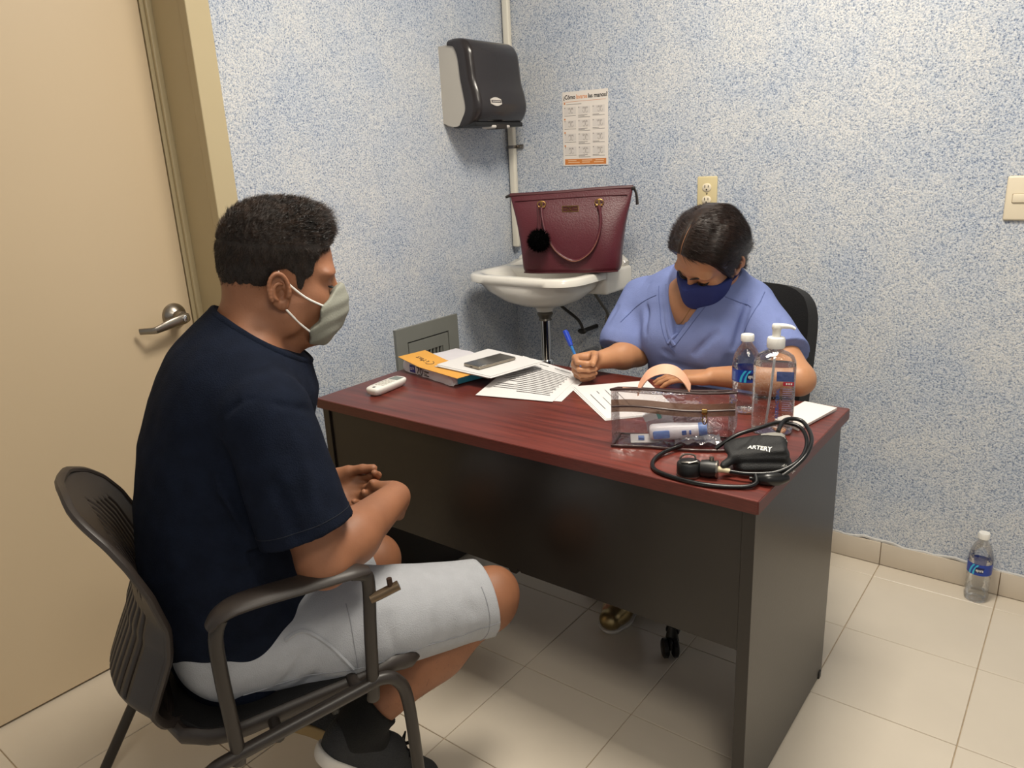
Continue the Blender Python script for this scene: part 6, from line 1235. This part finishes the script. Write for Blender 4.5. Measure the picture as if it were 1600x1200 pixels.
# --- trousers, shoes (only toes show under the desk)
v = Vol((-0.30, -0.45, 0.08), (0.28, 0.18, 0.70), 0.006)
v.cap(L_(-0.98, 2.08, 0.575), L_(-0.83, 2.08, 0.575), 0.115, 0.115, 0.05)
for s, kx, fx in ((-1, -1.03, -1.02), (1, -0.80, -0.84)): v.cap(L_(-0.905 + s * .08, 2.06, 0.56), L_(kx, 1.74, 0.55), 0.088, 0.072, 0.05); v.cap(L_(kx, 1.74, 0.55), L_(fx, 1.80 + (s > 0) * .2, 0.13), 0.072, 0.062, 0.03)
v.plane((0, 0, 0.12), (0, 0, -1)); vol_obj('trousers', v, 'navy_trouser', wo)
for fx, dy_ in ((-1.02, 0.0), (-0.84, 0.2)):
    sh_ = Vol(L_(fx - .08, 1.60 + dy_, -0.01), L_(fx + .08, 1.92 + dy_, 0.14), 0.003)
    sh_.cap(L_(fx, 1.83 + dy_, 0.045), L_(fx, 1.745 + dy_, 0.040), 0.036, 0.040, 0.02); sh_.cap(L_(fx, 1.745 + dy_, 0.040), L_(fx + .004, 1.700 + dy_, 0.036), 0.040, 0.032, 0.02, side=(1, 0, 0), sq=1.1); sh_.ell(L_(fx, 1.83 + dy_, 0.085), (0.034, 0.05, 0.03), 0.01, 's'); sh_.plane((0, 0, 0.012), (0, 0, -1)); shoe = vol_obj('shoe', sh_, 'gold_shoe', wo)
    so = Vol(L_(fx - .08, 1.60 + dy_, -0.01), L_(fx + .08, 1.92 + dy_, 0.04), 0.003); so.cap(L_(fx, 1.83 + dy_, 0.03), L_(fx, 1.745 + dy_, 0.03), 0.042, 0.046, 0.02); so.cap(L_(fx, 1.745 + dy_, 0.03), L_(fx + .004, 1.700 + dy_, 0.03), 0.046, 0.038, 0.02, side=(1, 0, 0), sq=1.1); so.plane((0, 0, 0.018), (0, 0, 1)); so.plane((0, 0, 0.001), (0, 0, -1)); vol_obj('sole', so, 'shoe_sole', shoe)
# --- hair: combed back from a side parting into a low knot
poly_w = [(0.13, 0.125), (0.090, 0.103), (0.078, 0.090), (0.066, 0.070), (0.056, 0.044), (0.044, 0.014), (0.032, -0.014), (0.020, -0.016), (0.008, -0.008), (-0.010, -0.014), (-0.026, -0.032), (-0.04, -0.062), (-0.15, -0.068), (-0.22, 0.1), (-0.05, 0.25), (0.13, 0.25)]
def wgrow(X, Y, Z):
    part = np.exp(-((Y + 0.016) / 0.0035) ** 2) * np.clip((X + 0.0) / 0.03, 0, 1)
    comb = np.sin((Z + .35 * X) * 420) * 0.0003
    return 0.010 + 0.004 * np.clip((Z - .04) / .06, 0, 1) - 0.006 * part + comb + 0.008 * np.clip((np.abs(Y) - .05) / .03, 0, 1)
def bun(hv, S): hv.ell(np.array((-0.094, 0.016, -0.050)) * S, np.array((0.030, 0.034, 0.030)) * S, 0.008)
hv = hair_vol(poly_w, wgrow, WS, bun, 0.0026)
Vw, Fw = hv.mesh(); Vw = relax(Vw, Fw, 1); whair = np_obj('hair', Vw, Fw, mat('hair_cap_brown', '170f0c', 0.38, stretch=(30, 5, 30), bump=0.10, bscale=14, col2='2c1c13', vscale=6), wo, W4)
strands('hair_strands', Vw, Fw, 'hair_brown', whair, W4, 26000, lambda P, r: r.uniform(.02, .045, len(P)), 0.00035, lambda P, n: np.stack([-0.6 - 0 * P[:, 0], np.sign(P[:, 1] + 0.016) * np.where(P[:, 2] > 0.06, 1.0, .1), -0.7 - 0 * P[:, 0]], 1), lambda P, n, r: ((n * np.stack([P[:, 0], P[:, 1], P[:, 2] - .04], 1)).sum(1) > 0) & (np.abs(P[:, 1] + 0.016) > 0.005), 8, 0.02, 0.022)
mb = MB(); mb.tube([W4 @ (Vector(c) * WS) for c in ((0.089, -0.0165, 0.100), (0.072, -0.0162, 0.122), (0.048, -0.0158, 0.139), (0.022, -0.0155, 0.149))], [.0008, .0013, .0011, .0004], 6, smooth=4); obj('hair_parting', mb, mat('scalp', '8a6248', 0.6), whair)
mb = MB(); mb.tube([W4 @ (Vector((-0.088 + 0.010 * math.cos(a), 0.016 + 0.030 * math.cos(a), -0.048 + 0.028 * math.sin(a))) * WS) for a in np.linspace(0, 2 * PI, 20, endpoint=False)], 0.004, 6, closed=True); obj('hair_tie', mb, 'black_fabric', whair)
# --- cloth mask with a centre seam
mv = mask_vol(WS, [(0.112, 0.004), (0.096, 0.000), (0.070, -0.010), (0.040, -0.020), (0.020, -0.026), (0.020, -0.060), (0.030, -0.085), (0.048, -0.106), (0.075, -0.122), (0.12, -0.115), (0.15, -0.06), (0.14, 0.004)],
              [((0.042, 0, -0.030), (0.078, 0.079, 0.068), 0), ((0.064, 0, -0.078), (0.054, 0.066, 0.054), .03), ((0.102, 0, -0.036), (0.038, 0.020, 0.052), .035)])
wmask = vol_obj('face_mask', mv, 'mask_navy', wo, W4, 1)
for s in (-1, 1):
    mb = MB(); mb.tube([W4 @ (Vector(c) * WS) for c in ((0.026, s * 0.066, -0.030), (0.008, s * 0.076, -0.008), (-0.004, s * 0.083, 0.020), (-0.014, s * 0.083, 0.020))], 0.0028, 6, smooth=4); mb.tube([W4 @ (Vector(c) * WS) for c in ((0.026, s * 0.064, -0.055), (0.010, s * 0.074, -0.044), (-0.004, s * 0.080, -0.034))], 0.0028, 6, smooth=4); obj('ear_loop', mb, 'mask_navy', wmask)
    mb = MB(); mb.tube([W4 @ (Vector(c) * WS) for c in ((0.1065, s * 0.010, 0.029), (0.103, s * 0.024, 0.035), (0.092, s * 0.040, 0.033), (0.080, s * 0.050, 0.025))], [0.0016, .0030, .0026, .0008], 8, smooth=3, sq=0.6); obj('eyebrow', mb, 'hair_brown', wo)
    mb = MB(); mb.tube([W4 @ (Vector(c) * WS) for c in ((0.0925, s * 0.017, 0.004), (0.095, s * 0.030, 0.000), (0.090, s * 0.042, 0.001), (0.079, s * 0.049, 0.006))], [.0010, .0026, .0026, .0012], 6, smooth=3); obj('eyelashes', mb, 'eye_dark', wo)
mb = MB(); mb.tube([h + Vector((0, 0, 0)) for h in surf(wbody, [L_(x, 1.4, z) for x, z in ((-0.985, 0.985), (-0.978, 0.955), (-0.965, 0.925), (-0.945, 0.905), (-0.935, 0.898), (-0.922, 0.905), (-0.905, 0.93), (-0.89, 0.955), (-0.88, 0.985))], (0, 1, 0), 0.001)], 0.0009, 6, smooth=4); nk = obj('necklace', mb, 'gold', wo)
# pen in her right hand
t = thing('ballpoint_pen', 'blue ballpoint pen in the right hand of the woman', 'pen', (-1.118, 1.742, 0.772))
pa, pb = Vector((-1.196, 1.772, 0.882)) - Vector(t.location), Vector((0, 0, 0)); dr = (pa - pb).normalized()
mb = MB(); mb.tube([pb + dr * 0.012, pb + dr * 0.10], 0.0042, 10); obj('barrel', mb, 'pen_barrel', t)
mb = MB(); mb.tube([pb, pb + dr * 0.012], [0.0008, 0.0040], 10); obj('nib', mb, 'pen_blue', t)
mb = MB(); mb.tube([pb + dr * 0.098, pb + dr * 0.10, pb + dr * 0.148, pb + dr * 0.15], [0.0045, 0.0068, 0.0072, 0.004], 12); sd = dr.cross(Vector((0, 0, 1))).normalized(); mb.tube([pb + dr * 0.147 + sd * 0.006, pb + dr * 0.145 + sd * 0.009, pb + dr * 0.112 + sd * 0.008], 0.0018, 6); obj('cap', mb, 'pen_blue', t)
